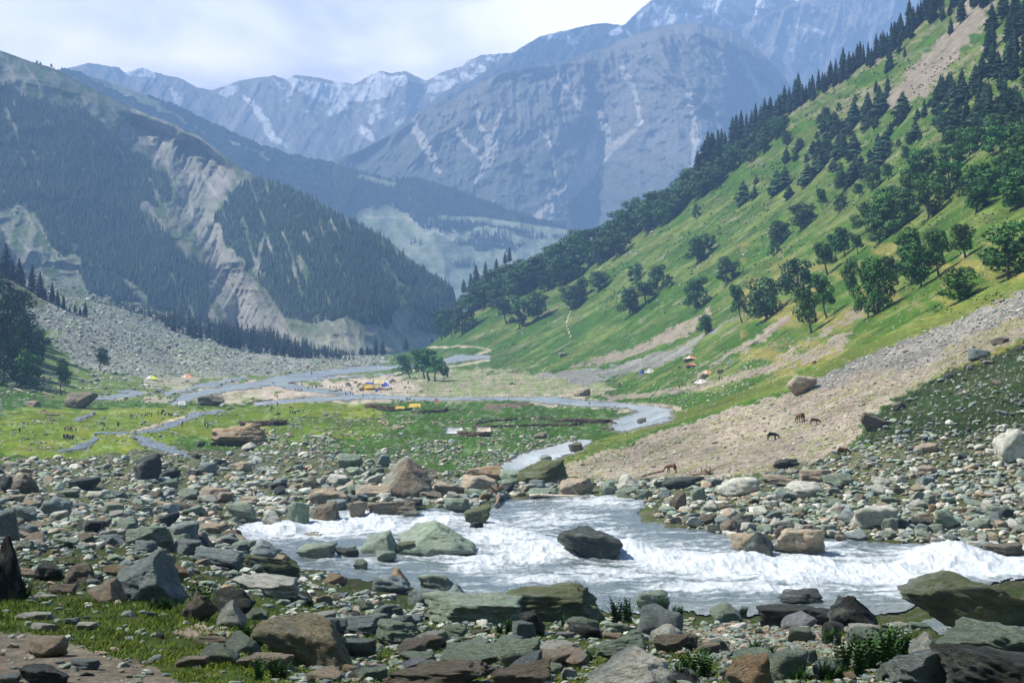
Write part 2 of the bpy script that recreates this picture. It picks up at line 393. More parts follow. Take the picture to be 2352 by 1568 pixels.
    blend(rf, C_(.11, .11, .065), .9); blend(rf * sstep(.5, .6, n2), C_(.05, .07, .01), .8)
    near = (v > 1225) & (~torrent_in(u, v))
    blend(near, C_(.035, .048, .008), .9); blend(near * sstep(.52, .66, n2), C_(.09, .075, .05), .7)
    gr = (v > 1370 + (n1 - .5) * 90) & (u < 760)
    blend(gr, C_(.035, .065, .006), .9); blend(gr * sstep(.5, .62, n2), C_(.06, .06, .01), .6)
    blend(inpoly(uu, vv, Z_DIRT), C_(.17, .14, .11), .85)
    blend(inpoly(uu, vv, Z_DIRT2), C_(.36, .29, .22), .85)
    sh = inpoly(uu, vv, Z_SHINGLE); blend(sh, C_(.24, .19, .14), .85)
    gm = stream_in(u, v, 2.1) & (v < 945) & (v > 860)
    blend(gm * sstep(.40, .52, n1 * .5 + n2 * .5), SANDC * .95, .85)
    gm = stream_in(u, v, 1.7) & (v >= 945) & (u < 700)
    blend(gm * sstep(.42, .56, n2), STONE, .8)
    for P_ in PATHS:
        blend(inband(u, v, P_, .5) < 1 + (n2 - .5), C_(.50, .43, .33), .8)
    # stones as light specks
    spk = sstep(.72, .86, n3)
    zone = (v > 820) & (v < 1110)
    blend(spk * zone, C_(.36, .35, .29), .5); blend(sstep(.22, .12, n3) * zone, c * .55, .6)
    blend(sstep(.78, .9, n3) * right, C_(.38, .35, .27), .5)
    return np.clip(c * (0.78 + .44 * n2[..., None]), .005, .9)
# ------------------------------------------------------------------ the ground sheet
def build_ground():
    nc, nr = 1240, 660
    us = np.linspace(-480, 2860, nc)
    rid = np.interp(us, *zip(*RIDGE))
    t = np.linspace(0, 1, nr)[:, None]
    vb = 1880.0
    V = vb + (rid[None] - vb) * (1 - (1 - t) ** 1.15)
    U = np.broadcast_to(us[None], V.shape)
    P = gp(U, V)
    tor = torrent_in(U, V); stm = stream_in(U, V, 1.25)
    wet = _blur(_blur((tor | stm).astype(float), 2, 0), 2, 1)
    P[..., 2] += relief(U, V) * (1 - np.clip(wet * 2, 0, 1)) * sstep(1880, 1700, V) * .8
    dep = np.where(V > 1110, .55, 0.18)
    P[..., 2] -= wet * dep
    Cc = groundcol(U, V)
    wt = (wet > .3)[..., None]
    Cc = np.where(wt, C_(.16, .15, .12), Cc)
    # far side of the ridges, falling away behind them
    back = []
    top = P[-1]
    for k, (dy, dz) in enumerate([(12, -1.5), (45, -12), (140, -60), (380, -190), (800, -420)]):
        b = top.copy(); b[:, 1] += dy; b[:, 0] *= (b[:, 1] / top[:, 1]); b[:, 2] = top[:, 2] + dz; back.append(b)
    P = np.concatenate([P, np.array(back)]); Cc = np.concatenate([Cc, np.repeat(Cc[-1:], 5, 0)])
    # the ground runs on beyond both sides
    def side(c, sg):
        o_ = []
        for k in (.4, 1.0):
            q = P[:, c].copy(); q[:, 0] += sg * k * (30 + q[:, 1] * .35); q[:, 2] += k * (1.5 + q[:, 1] * .02) * (1 if sg > 0 else .4); o_.append(q)
        return o_
    l1, l2 = side(0, -1); r1, r2 = side(-1, 1)
    P = np.concatenate([l2[:, None], l1[:, None], P, r1[:, None], r2[:, None]], 1)
    Cc = np.concatenate([Cc[:, :1], Cc[:, :1], Cc, Cc[:, -1:], Cc[:, -1:]], 1); nc += 4
    nr2 = P.shape[0]
    m = mat_terrain('ground_soil_and_grass', (0.05, 0.6, 5.0), (3.0, 0.6, 0.25))
    link('ground', mesh_np('ground', P.reshape(-1, 3), quads=grid_quads(nr2, nc), mat=m, colr=Cc.reshape(-1, 3), smooth=True), kind='structure')
build_ground()
def zat(u, v):
    """ground point with relief"""
    u = np.asarray(u, float); v = np.asarray(v, float)
    p = gp(u, v); p[..., 2] += relief(u, v) * .8
    return p

# ------------------------------------------------------------------ water
def mat_water(name):
    m, t, b = new_mat(name)
    vec = node(t, 'ShaderNodeTexCoord').outputs['Object']
    a = node(t, 'ShaderNodeAttribute', attribute_name='Col').outputs['Color']
    s = node(t, 'ShaderNodeSeparateColor'); t.links.new(a, s.inputs[0])
    mp_ = node(t, 'ShaderNodeMapping'); mp_.inputs['Scale'].default_value = (.55, .35, 1); t.links.new(vec, mp_.inputs[0])
    n = noise(t, mp_.outputs[0], 1.6, 9, .72); nn = noise(t, vec, 9, 3, .6)
    add = node(t, 'ShaderNodeMath', operation='MULTIPLY_ADD'); t.links.new(n, add.inputs[0]); add.inputs[1].default_value = 1.3
    t.links.new(s.outputs[0], add.inputs[2])
    sub = node(t, 'ShaderNodeMath', operation='SUBTRACT'); t.links.new(add.outputs[0], sub.inputs[0]); sub.inputs[1].default_value = 0.65
    foam = ramp(t, sub.outputs[0], (0.18, G(0)), (0.42, G(.28)), (.62, G(.72)), (0.95, G(1)))
    waterc = mixrgb(t, 'MIX', nn, (.085, .105, .11, 1), (.17, .215, .20, 1))
    c = mixrgb(t, 'MIX', foam, waterc, (.53, .57, .585, 1))
    t.links.new(c, b.inputs['Base Color'])
    rr = ramp(t, foam, (0, G(.18)), (.6, G(.75))); t.links.new(rr, b.inputs['Roughness'])
    b.inputs['Specular IOR Level'].default_value = .5
    bump(t, b, noise(t, mp_.outputs[0], 3.5, 8, .65), .55, .3)
    return m
WATER = mat_water('mountain_water')
FOAM_SPOTS = [(600,1218,70,22,1.0),(720,1210,90,22,1.0),(860,1200,110,25,1.0),(1000,1190,90,18,.9),(1120,1200,80,25,.55),(1150,1235,110,30,.8),(1230,1265,110,30,.9),(1120,1290,100,22,.75),
  (1370,1150,110,16,.6),(1270,1190,130,22,.5),(1380,1215,70,14,.45),(1000,1250,60,14,.5),(860,1290,110,16,.28),(1450,1262,60,26,.85),(1560,1285,130,30,.8),(1700,1300,150,30,.85),(1850,1310,150,32,.95),(2000,1310,150,34,1.0),(2150,1290,120,34,1.0),(2290,1300,120,28,.9),(1400,1320,120,22,.6),(1600,1345,140,20,.6),(1800,1352,140,18,.55),(1250,1330,90,20,.5),(1900,1250,70,8,.5),(1050,1345,70,12,.3),(2230,1430,50,10,.4),(2080,1340,100,22,.75)]
def build_river():
    du = 1.9; us = np.arange(500, 2600, du); vs = np.arange(1118, 1492, 1.15)
    U, V = np.meshgrid(us, vs)
    m = torrent_in(U, V)
    P = gp(U, V); X, Y = P[..., 0], P[..., 1]
    fo = np.zeros(U.shape)
    for (cu, cv, ru, rv, k) in FOAM_SPOTS:
        d = ((U - cu) / ru) ** 2 + ((V - cv) / rv) ** 2; fo = np.maximum(fo, k * np.exp(-d * .9))
    big = fbm(X / 6.5 + Y * .03, Y / 10.0, 71, 3) - .5
    mid = ridged(X / 2.6, Y / 4.2, 72, 4, .6) - .45
    fine = fbm(X / .7, Y / 1.2, 73, 3) - .5
    amp = .38 + fo
    h = amp * (big * 1.5 + mid * .62 + fine * .14)
    for (cu, cv, ru, rv, hh) in [(2185,1275,75,15,1.25),(2240,1292,100,15,.8),(2110,1292,50,12,.6),(1445,1262,40,8,1.0),(1700,1290,60,9,.8),(650,1208,40,7,.9),(1840,1330,60,8,.7)]:
        d = ((U - cu) / ru) ** 2 + ((V - cv) / rv) ** 2
        h += hh * np.exp(-d) * (.75 + .55 * fbm(X / 1.8, Y / 2.4, 75, 4, .55))
    edge = _blur(_blur(m.astype(float), 8, 0), 8, 1)
    h *= sstep(.3, 1, edge)
    P[..., 2] += h - .05
    flow = fbm(X / 5.5 + (fbm(X / 4, Y / 4, 78, 3) - .5) * 2.4, Y / 1.3 + (fbm(X / 3, Y / 3, 79, 3) - .5) * 2.0, 80, 5, .6)
    foam = np.clip(fo * 1.15 + (flow - .50) * 1.5 + h * .14 + .09, 0, 1.15)
    q = grid_quads(len(vs), len(us), m)
    c3 = np.stack([foam] * 3, -1).reshape(-1, 3)
    Vv, q, c3 = compact(P.reshape(-1, 3), q, c3)
    link('river', mesh_np('river', Vv, quads=q, mat=WATER, colr=c3, smooth=True), kind='structure')
    us = np.arange(100, 1620, 1.6); vs = np.arange(800, 1100, 1.0)
    U, V = np.meshgrid(us, vs); m = stream_in(U, V)
    P = gp(U, V); X, Y = P[..., 0], P[..., 1]
    P[..., 2] += (fbm(X / 3, Y / 9, 76, 3) - .5) * .25 - .02
    foam = .30 + .28 * (fbm(X / 14, Y / 30, 77, 4, .6) - .2) + .10 * (V > 1000) * (U > 1000) + .05 * (V > 925) * (U > 1200) - .16 * ((U < 560) & (V > 935))
    q = grid_quads(len(vs), len(us), m); c3 = np.stack([foam] * 3, -1).reshape(-1, 3)
    Vv, q, c3 = compact(P.reshape(-1, 3), q, c3)
    link('stream', mesh_np('stream', Vv, quads=q, mat=WATER, colr=c3, smooth=True), kind='structure')
build_river()

# ------------------------------------------------------------------ mountains
MT = mat_terrain('mountain_rock', (0.004, 0.02, 0.06), (0.03, 0.5, 30.0), var=.22)
ROCKC = C_(.20, .19, .17); SCREE = C_(.33, .31, .275); MGRASS = C_(.07, .11, .04); FORF = C_(.045, .075, .04); SNOW = C_(.95, .95, .95)
def mountain(name, sil, vbase, ybot, ytop, colf, u0, u1, nc, nr, rel, jag=0.0, pw=1.0, bh=900):
    us = np.linspace(u0, u1, nc); sv = np.interp(us, *zip(*sil))
    sv = sv - (fbm(us / 9, us * 0, 5, 4, .6) - .5) * jag
    t = np.linspace(0, 1, nr)[:, None]
    V = vbase + (sv[None] - vbase) * t; U = np.broadcast_to(us[None], V.shape)
    yt = np.interp(us, *zip(*ytop)) if isinstance(ytop, list) else ytop
    yb = np.interp(us, *zip(*ybot)) if isinstance(ybot, list) else ybot
    Y = yb + (yt - yb) * t ** pw
    P = pt(U, V, Y)
    d = rel(U, V, P, t)
    P = pt(U, V, Y + d)
    Cc = np.clip(colf(U, V, P, t), .01, .95)
    top = P[-1]; bk = []
    for dy, dz in [(.02, -.01), (.12, -.12), (.35, -.45)]:
        b = top.copy(); b[:, 1] += bh * dy * 4; b[:, 2] += bh * dz * 2; bk.append(b)
    P2 = np.concatenate([P, np.array(bk)]); C2 = np.concatenate([Cc, np.repeat(Cc[-1:], 3, 0)])
    link(name, mesh_np(name, P2.reshape(-1, 3), quads=grid_quads(P2.shape[0], nc), mat=MT, colr=C2.reshape(-1, 3), smooth=True), kind='structure')
    def surf(u, v):
        u = np.asarray(u, float); v = np.asarray(v, float)
        s = np.interp(u, us, sv); tt = np.clip((vbase - v) / (vbase - s), 0, 1)
        y = (np.interp(u, *zip(*ybot)) if isinstance(ybot, list) else ybot); y1 = (np.interp(u, *zip(*ytop)) if isinstance(ytop, list) else ytop)
        Y_ = y + (y1 - y) * tt ** pw; p = pt(u, v, Y_)
        return pt(u, v, Y_ + rel(u, v, p, tt))
    return surf
def blend_(c, m, k):
    m = np.asarray(m, float)[..., None]; return c * (1 - m) + k * m

# near left mountain with the eroded gully
SIL_B = [(-500,20),(0,116),(60,138),(120,156),(150,170),(185,190),(240,216),(308,250),(342,264),(403,286),(424,300),(455,312),(496,342),(540,378),(590,405),(640,420),(700,447),(760,480),(820,512),(880,542),(940,592),(1000,635),(1040,662),(1052,700),(1058,800),(1070,850)]
GULLY = [(310,285,20),(360,315,32),(430,365,46),(480,405,50),(455,470,38),(490,530,32),(505,590,26),(530,650,30),(560,720,42),(590,800,60)]
FOREST_B = [
 [(-60,175),(0,193),(44,207),(96,228),(137,233),(164,245),(191,255),(219,279),(239,292),(273,320),(301,344),(328,361),(359,385),(376,402),(383,427),(396,470),(350,470),(330,520),(300,540),(230,560),(180,600),(120,560),(60,470),(-60,480)],
 [(330,520),(360,500),(400,560),(470,620),(475,700),(480,740),(400,720),(300,690),(200,680),(180,600),(240,560),(290,545)],
 [(540,440),(590,405),(660,425),(760,480),(850,530),(940,592),(1045,662),(1050,690),(1030,770),(980,760),(940,740),(930,700),(900,760),(800,735),(700,740),(640,720),(590,640),(520,560),(500,500),(520,460)],
 [(-60,480),(20,560),(60,640),(40,680),(-60,640)],
]
def rel_b(u, v, p, t):
    g = inband(u, v, GULLY, 1.0)
    r = -240 * (ridged(p[..., 0] / 420 + p[..., 2] / 900, p[..., 2] / 420, 81, 6, .55) - .4)
    r += 110 * np.exp(-(g * .8) ** 2) + 45 * (ridged(u / 26 + v / 60, v / 120, 82, 4) - .5) * np.exp(-(g * .55) ** 2)
    r -= 300 * np.exp(-((u - 760 - (v - 480) * .1) / 170) ** 2)
    return r * sstep(0, .06, 1 - t) 
def forest_b(u, v):
    uu = u + (fbm(u / 28, v / 40, 83, 4) - .5) * 40; vv = v + (fbm(u / 30, v / 30, 84, 4) - .5) * 34
    m = np.zeros(np.shape(u), bool)
    for z in FOREST_B: m |= inpoly(uu, vv, z)
    m &= ~(fbm((u * .8 - v * .3) / 9, (v * .9 + u * .3) / 70, 85, 4) > .69)
    # bare chutes in the right-hand face
    for ch in ([(890,590,4),(900,640,8),(935,700,9),(955,760,10)], [(600,560,4),(585,640,8),(600,700,12)], [(330,470,12),(380,520,14),(430,600,8)], [(240,600,4),(290,650,6),(330,690,8)]):
        m &= ~(inband(uu * .5 + u * .5, vv, ch, 1.0) < 1)
    return m
def col_b(u, v, p, t):
    c = np.zeros(np.shape(u) + (3,)); c[:] = C_(.17, .18, .13)
    n = fbm(u / 18, v / 26, 86, 5, .6); s = fbm((u * .75 - v * .5) / 10, (v * .8 + u * .5) / 60, 87, 5, .62)
    c = blend_(c, sstep(.42, .6, n), MGRASS * 1.1)
    g = inband(u, v, GULLY, 1.0)
    c = blend_(c, sstep(1.5, .7, g + (n - .5) * 1.2), SCREE * .85)
    c = blend_(c, sstep(1.3, .6, g) * sstep(.45, .62, s), C_(.20, .23, .16))
    c = blend_(c, sstep(1.3, .6, g) * sstep(.56, .7, 1 - s), C_(.40, .37, .31))
    c = blend_(c, sstep(.55, .65, s) * .7, SCREE * .8)
    c = blend_(c, forest_b(u, v) * .92, FORF)
    c = blend_(c, sstep(755, 790, v + (n - .5) * 60) * (u > 560), C_(.26, .27, .20))
    return c * (.85 + .3 * s[..., None])
surf_b = mountain('mountain', SIL_B, 850, [(-500,1900),(600,2050),(1050,2250)], [(-500,2900),(300,3300),(600,3000),(1050,2400)], col_b, -480, 1060, 640, 420, rel_b, 2, 1.0, 400)

def sky_block_hill_behind():  # unseen hill added behind the camera to block sky light, joins near ground
    xs = np.linspace(-1900, 1900, 150); r = np.r_[0, .02, .05, .1, np.linspace(.15, 1, 50)]
    X, T_ = np.meshgrid(xs, r); Yv = 10.4 - T_ * 640
    e = P0 = np.interp(X, [-400, -8, 8, 400], [-3.2, -4.8, -5.0, 2])
    Z = P0 + T_ * 640 * (.12 + .42 * sstep(.02, .5, T_)) + (fbm(X / 90, Yv / 90, 99, 5) - .5) * 60 * sstep(.03, .3, T_) - np.where(np.abs(X) < 40, 0, 0)
    Z = np.minimum(Z, 330 + (fbm(X / 200, Yv / 200, 98, 4) - .5) * 80)
    n = fbm(X / 40, Yv / 40, 97, 5)[..., None]
    c = C_(.04, .085, .012) * (1 - sstep(.5, .62, n)) + C_(.16, .14, .10) * sstep(.5, .62, n)
    link('sky_block_hill', mesh_np('sky_block_hill', np.stack([X, Yv, Z], -1).reshape(-1, 3), quads=grid_quads(len(r), 150), mat=mat_terrain('sky_block_hill_turf', (.05, .6), (2.0, .5, .3)), colr=c.reshape(-1, 3), smooth=True), kind='structure')
sky_block_hill_behind()

# far ridge with forest bands and meadows
SIL_A = [(-500,60),(-200,90),(0,130),(40,142),(100,160),(150,160),(215,178),(300,205),(400,242),(500,290),(600,335),(700,362),(770,376),(850,398),(900,412),(960,408),(1040,432),(1100,455),(1200,490),(1300,520),(1345,535),(1420,560)]
BAND_A = [
 [(125,150),(160,158),(300,232),(420,282),(520,330),(600,362),(700,390),(780,420),(830,470),(820,530),(700,500),(600,440),(520,380),(440,330),(330,290),(200,215)],
 [(320,205),(400,238),(500,288),(600,332),(700,360),(780,378),(850,396),(900,412),(800,440),(700,400),(600,352),(500,312),(400,262)],
 [(770,380),(850,398),(900,412),(960,405),(1040,430),(1100,455),(1200,490),(1300,520),(1350,540),(1300,545),(1240,530),(1180,540),(1120,520),(1050,530),(990,500),(960,520),(900,470),(850,480),(800,470),(760,440)],
 [(1040,560),(1100,540),(1200,565),(1180,580),(1110,575)],
]
def forest_a(u, v):
    uu = u + (fbm(u / 24, v / 16, 93, 4) - .5) * 34; vv = v + (fbm(u / 22, v / 14, 94, 4) - .5) * 26
    m = np.zeros(np.shape(u), bool)
    for z in BAND_A: m |= inpoly(uu, vv, z)
    m &= ~(inband(uu, v, [(1015,500,6),(1100,505,6),(1200,520,8),(1290,535,8)], .6) < 1)
    m &= ~(inband(uu, v, [(830,405,5),(900,425,6)], .6) < 1)
    return m
def rel_a(u, v, p, t):
    return (-190 * (ridged(p[..., 0] / 420, p[..., 2] / 800, 91, 4, .5) - .4)) * sstep(0, .05, 1 - t)
def col_a(u, v, p, t):
    c = np.zeros(np.shape(u) + (3,)); c[:] = C_(.17, .20, .12)
    n = fbm(u / 20, v / 16, 95, 5, .6)
    c = blend_(c, (u > 700) * sstep(.3, .6, n), C_(.26, .31, .20))
    c = blend_(c, sstep(.57, .68, n) * .7, C_(.34, .32, .26))
    c = blend_(c, (u < 260) * (v < 260), C_(.12, .13, .09))
    c = blend_(c, forest_a(u, v) * .92, FORF)
    for P_ in ([(840,500,1),(930,500,1),(1030,545,1)], [(1010,550,.8),(1120,555,1),(1200,570,1)]):
        c = blend_(c, (inband(u, v + (n - .5) * 12, P_, .5) < 1) * .7, C_(.5, .46, .40))
    return c
surf_a = mountain('mountain', SIL_A, 850, [(-500,3600),(700,3700),(1400,3800)], [(-500,5800),(600,5600),(1000,5200),(1400,4800)], col_a, -490, 1420, 620, 330, rel_a, 2, .8, 700)

# central rock mountain
SIL_D = [(600,480),(700,420),(775,365),(843,338),(884,314),(912,301),(936,287),(960,260),(1007,236),(1048,226),(1059,212),(1103,191),(1117,185),(1144,167),(1168,164),(1212,154),(1254,150),(1281,148),(1308,135),(1356,120),(1400,106),(1431,89),(1479,75),(1527,60),(1579,53),(1603,53),(1616,61),(1660,66),(1700,85),(1760,130),(1820,200),(1900,270),(2100,420)]
CHUTE = [  # pale scree chutes: widths in rows
 [(1260,150,3),(1290,190,5),(1330,240,8),(1372,270,14),(1385,300,20),(1385,330,24),(1370,360,26),(1340,400,24),(1310,430,20),(1270,470,16),(1240,500,12)],
 [(1476,280,4),(1440,310,8),(1400,345,10),(1350,400,8),(1300,460,7),(1260,500,6)],
 [(1092,232,3),(1100,280,4),(1125,325,9),(1130,355,16),(1110,390,9),(1095,420,4)],
 [(950,270,8),(955,300,9),(975,330,9),(1000,370,9),(1010,395,6)],
 [(1045,290,4),(1075,330,5),(1105,360,6)], [(1160,240,3),(1140,300,5),(1130,340,7)],
 [(1570,170,5),(1590,260,7),(1600,330,8),(1590,380,8)], [(1700,130,5),(1750,210,7),(1800,300,8)], [(1240,300,3),(1270,350,4),(1280,420,4),(1260,450,3)],
 [(1430,150,5),(1460,230,7),(1475,280,5)],
]
def rel_d(u, v, p, t):
    x, z = p[..., 0], p[..., 2]
    q = x + (fbm(x / 260, z / 260, 108, 3) - .5) * 70 + (z - 700) * np.clip((u - 1180) / 500, -.5, .5)
    r = -190 * (ridged(q / 620 + (fbm(x / 500, z / 500, 109, 3) - .5) * 1.2, z / 2200, 101, 6, .52) - .45) * (.5 + .7 * t) * (.4 + 1.2 * fbm(x / 700, z / 700, 110, 2))
    r += -45 * (ridged(q / 130, z / 600, 102, 5, .62) - .45) * (.4 + t) - 60 * (fbm(x / 40, z / 40, 107, 3) - .5)
    r += 260 * np.exp(-((u - 1375) / 60) ** 2) * sstep(0, .4, 1 - t) - 300 * np.exp(-((u - 1600) / 150) ** 2) * (t < 2)
    return r * sstep(0, .03, 1 - t)
def col_d(u, v, p, t):
    c = np.zeros(np.shape(u) + (3,)); c[:] = ROCKC
    n = fbm(u / 22, v / 26, 103, 5, .6); s = fbm(u / 5, v / 34, 104, 4, .6)
    c = blend_(c, sstep(.55, .75, s) * .3, SCREE * .8); c = blend_(c, sstep(.45, .3, s) * .3, C_(.13, .13, .11))
    low = sstep(250, 420, v + (n - .5) * 220 + (1180 - u) * .12)
    c = blend_(c, low * .8, C_(.10, .115, .085))
    c = blend_(c, sstep(.52, .62, n) * (u < 1250) * .5, C_(.10, .12, .08))
    for k, P_ in enumerate(CHUTE):
        P2 = [(a, b, h * 1.0) for a, b, h in P_]
        d = inband(u + (n - .5) * 26, v, P2, 1.0) + (s - .5) * .8
        c = blend_(c, sstep(1.15, .8, d), SCREE * 1.35)
    c = blend_(c, inband(u, v, [(1478,275,1.5),(1470,286,2)], 1.0) < 1, SNOW)
    return c
mountain('mountain', SIL_D, 850, [(600,4900),(2100,4900)], [(600,6600),(1200,6500),(1700,6800),(2100,6800)], col_d, 610, 2100, 760, 470, rel_d, 5, .9, 900)

def snowmask(u, v, polys, thr=.0):
    uu = u + (fbm(u / 9, v / 7, 113, 4, .6) - .5) * 20; vv = v + (fbm(u / 8, v / 6, 114, 4, .6) - .5) * 11
    m = np.zeros(np.shape(u), bool)
    for z in polys: m |= (inband(uu, vv, z, 1.0) < 2.1) if len(z[0]) == 3 else inpoly(uu, vv, z)
    return m
def rel_f(amp, sx, seed):
    def f(u, v, p, t):
        x, z = p[..., 0], p[..., 2]
        return -(amp * .55 * (ridged(x / sx + z / (sx * 1.6), z / (sx * 4), seed, 6, .6) - .4) + amp * .2 * (ridged(x / (sx * .3) - z / sx, z / (sx * 1.2), seed + 7, 5, .6) - .4)) * sstep(0, .03, 1 - t)
    return f
def col_f(base, snow, seed, thr=None):
    def f(u, v, p, t):
        c = np.zeros(np.shape(u) + (3,)); c[:] = base
        n = fbm(u / 14, v / 18, seed, 5, .62)
        c = blend_(c, sstep(.58, .8, n) * .25, SCREE); c = blend_(c, sstep(.45, .3, n) * .4, base * .65)
        m = snowmask(u, v, snow)
        if thr: m |= thr(u, v, t)
        return blend_(c, m, SNOW)
    return f
# ridge behind the central mountain, with snow fields
SIL_E = [(760,420),(850,345),(973,246),(1035,202),(1076,188),(1127,157),(1151,137),(1192,113),(1240,84),(1281,73),(1308,68),(1349,58),(1390,53),(1424,58),(1450,75),(1500,100),(1700,140)]
SN_E = [[(1250,85,3),(1300,78,5),(1312,90,6)], [(1315,80,3),(1311,98,3)], [(1345,68,2),(1325,95,3)], [(1180,112,1.5),(1184,116,1.5)], [(1420,68,4),(1405,78,3)],[(1200,113,1),(1204,115,1)],[(1440,70,2),(1447,82,2)]]
mountain('mountain', SIL_E, 700, [(760,8200),(1700,8200)], [(760,8800),(1700,8800)], col_f(ROCKC * .8, SN_E, 121), 765, 1700, 420, 240, rel_f(260, 420, 122), 3, 1, 350)
SIL_F = [(1380,90),(1424,62),(1435,56),(1470,22),(1500,-2),(1560,-40),(1640,-75),(1700,-60),(1780,-40),(1830,5),(1900,40),(2000,100),(2100,160)]
SN_F = [[(1477,38,3),(1470,41,2)], [(1500,58,3),(1530,45,6),(1560,42,5),(1600,48,6)], [(1535,20,5),(1520,34,4),(1505,12,3)], [(1600,0,8),(1640,10,6),(1690,30,4)], [(1650,-10,8),(1720,5,7),(1770,10,4)], [(1700,20,3),(1740,34,3)], [(1660,45,2),(1680,55,2)], [(1560,-20,9),(1620,-30,12),(1700,-35,12),(1760,-15,8)],[(1640,20,3),(1655,35,3)]]
mountain('mountain', SIL_F, 700, [(1380,9100),(2100,9100)], [(1380,9700),(2100,9700)], col_f(C_(.32, .30, .27), SN_F, 131), 1382, 2100, 360, 260, rel_f(420, 420, 132), 4, 1, 400)
SIL_E2 = [(1560,110),(1640,80),(1685,67),(1740,42),(1800,18),(1850,-5),(1950,-50),(2050,-90),(2200,-110),(2500,-60),(2900,60)]
SN_E2 = [[(1784,112,3),(1778,114,2)], [(1730,88,1),(1745,108,1)], [(1812,115,2),(1820,118,1)], [(1760,137,3),(1776,152,2)],[(1830,60,3),(1890,75,2)]]
def col_e2(u, v, p, t):
    c = col_f(C_(.33, .29, .26), SN_E2, 141)(u, v, p, t)
    return blend_(c, (inband(u + (fbm(u / 12, v / 12, 9, 3) - .5) * 30, v, [(1740,120,5),(1790,125,8),(1850,60,8),(1830,40,6)], 1) < 1) * .6, C_(.52, .44, .37))
mountain('mountain', SIL_E2, 700, [(1560,8500),(2900,7600)], [(1560,9100),(2900,9100)], col_e2, 1565, 2890, 420, 230, rel_f(330, 380, 142), 4, 1, 900)

# far snowy range
SIL_G = [(-500,120),(-100,150),(100,175),(154,157),(205,145),(240,150),(273,155),(287,167),(325,155),(362,169),(410,178),(455,202),(489,207),(547,186),(629,173),(656,183),(680,173),(735,179),(775,190),(812,193),(874,162),(900,168),(932,164),(980,186),(1014,167),(1066,150),(1074,138),(1103,128),(1144,123),(1165,123),(1220,120),(1300,150)]
SN_G = [[(296,167,4),(320,160,6),(350,172,4)], [(393,205,2),(405,225,3),(412,238,2)], [(510,216,3),(525,208,6),(540,203,3)], [(557,218,1.5),(585,245,3),(605,275,4),(625,315,4),(655,333,3)],
 [(660,180,3),(690,195,6),(730,215,7),(745,225,4)], [(690,193,4),(750,203,5)], [(770,205,8),(810,215,9),(850,213,9),(890,208,7)], [(850,185,5),(890,185,5),(925,185,5)], [(860,168,3),(880,175,3)], [(755,225,4),(790,240,6),(775,250,5)],
 [(985,205,5),(1030,195,6),(1045,185,3)], [(1090,150,3),(1110,160,4),(1090,165,3)], [(1060,170,3),(1080,178,3)], [(1000,175,2),(1020,180,3)], [(868,245,3),(855,270,3),(848,282,2)], [(885,260,2),(875,270,2)], [(920,278,3),(912,285,2)],
 [(830,297,4),(845,308,5),(855,317,3)], [(775,240,3),(760,260,4)], [(630,182,1.5),(650,205,1.5)],[(1120,135,2),(1140,140,2),(1150,130,2)]]
mountain('mountain', SIL_G, 640, [(-500,8200),(1300,8200)], [(-500,9400),(1300,9400)], col_f(C_(.36, .34, .31), SN_G, 151, lambda u, v, t: (fbm(u / 16, v / 7, 155, 5, .65) > .68) & (v < 260) & (u > 640)), -490, 1300, 640, 320, rel_f(330, 700, 152), 5, 1, 350)
# intermediate shoulder of the far range
SIL_G2 = [(430,330),(489,300),(560,310),(640,330),(720,368),(850,330),(940,400),(960,500)]

# ------------------------------------------------------------------ haze
def haze():
    X, Ya, Yb, Za, Zb = 9000, -760, 10600, -1400, 2850
    v = [(x, y, z) for x in (-X, X) for y in (Ya, Yb) for z in (Za, Zb)]
    q = [(0, 1, 3, 2), (4, 6, 7, 5), (0, 4, 5, 1), (2, 3, 7, 6), (0, 2, 6, 4), (1, 5, 7, 3)]
    m = bpy.data.materials.new('thin_blue_air'); m.use_nodes = True; t = m.node_tree; t.nodes.clear()
    o = t.nodes.new('ShaderNodeOutputMaterial'); p = t.nodes.new('ShaderNodeVolumePrincipled')
    p.inputs['Color'].default_value = (.30, .54, 1.0, 1); p.inputs['Density'].default_value = HAZE
    p.inputs['Anisotropy'].default_value = 0.0
    t.links.new(p.outputs[0], o.inputs['Volume'])
    ob = link('haze', mesh_np('haze', np.array(v, float), quads=np.array(q), mat=m), kind='stuff')
HAZE = 2.05e-4
haze()

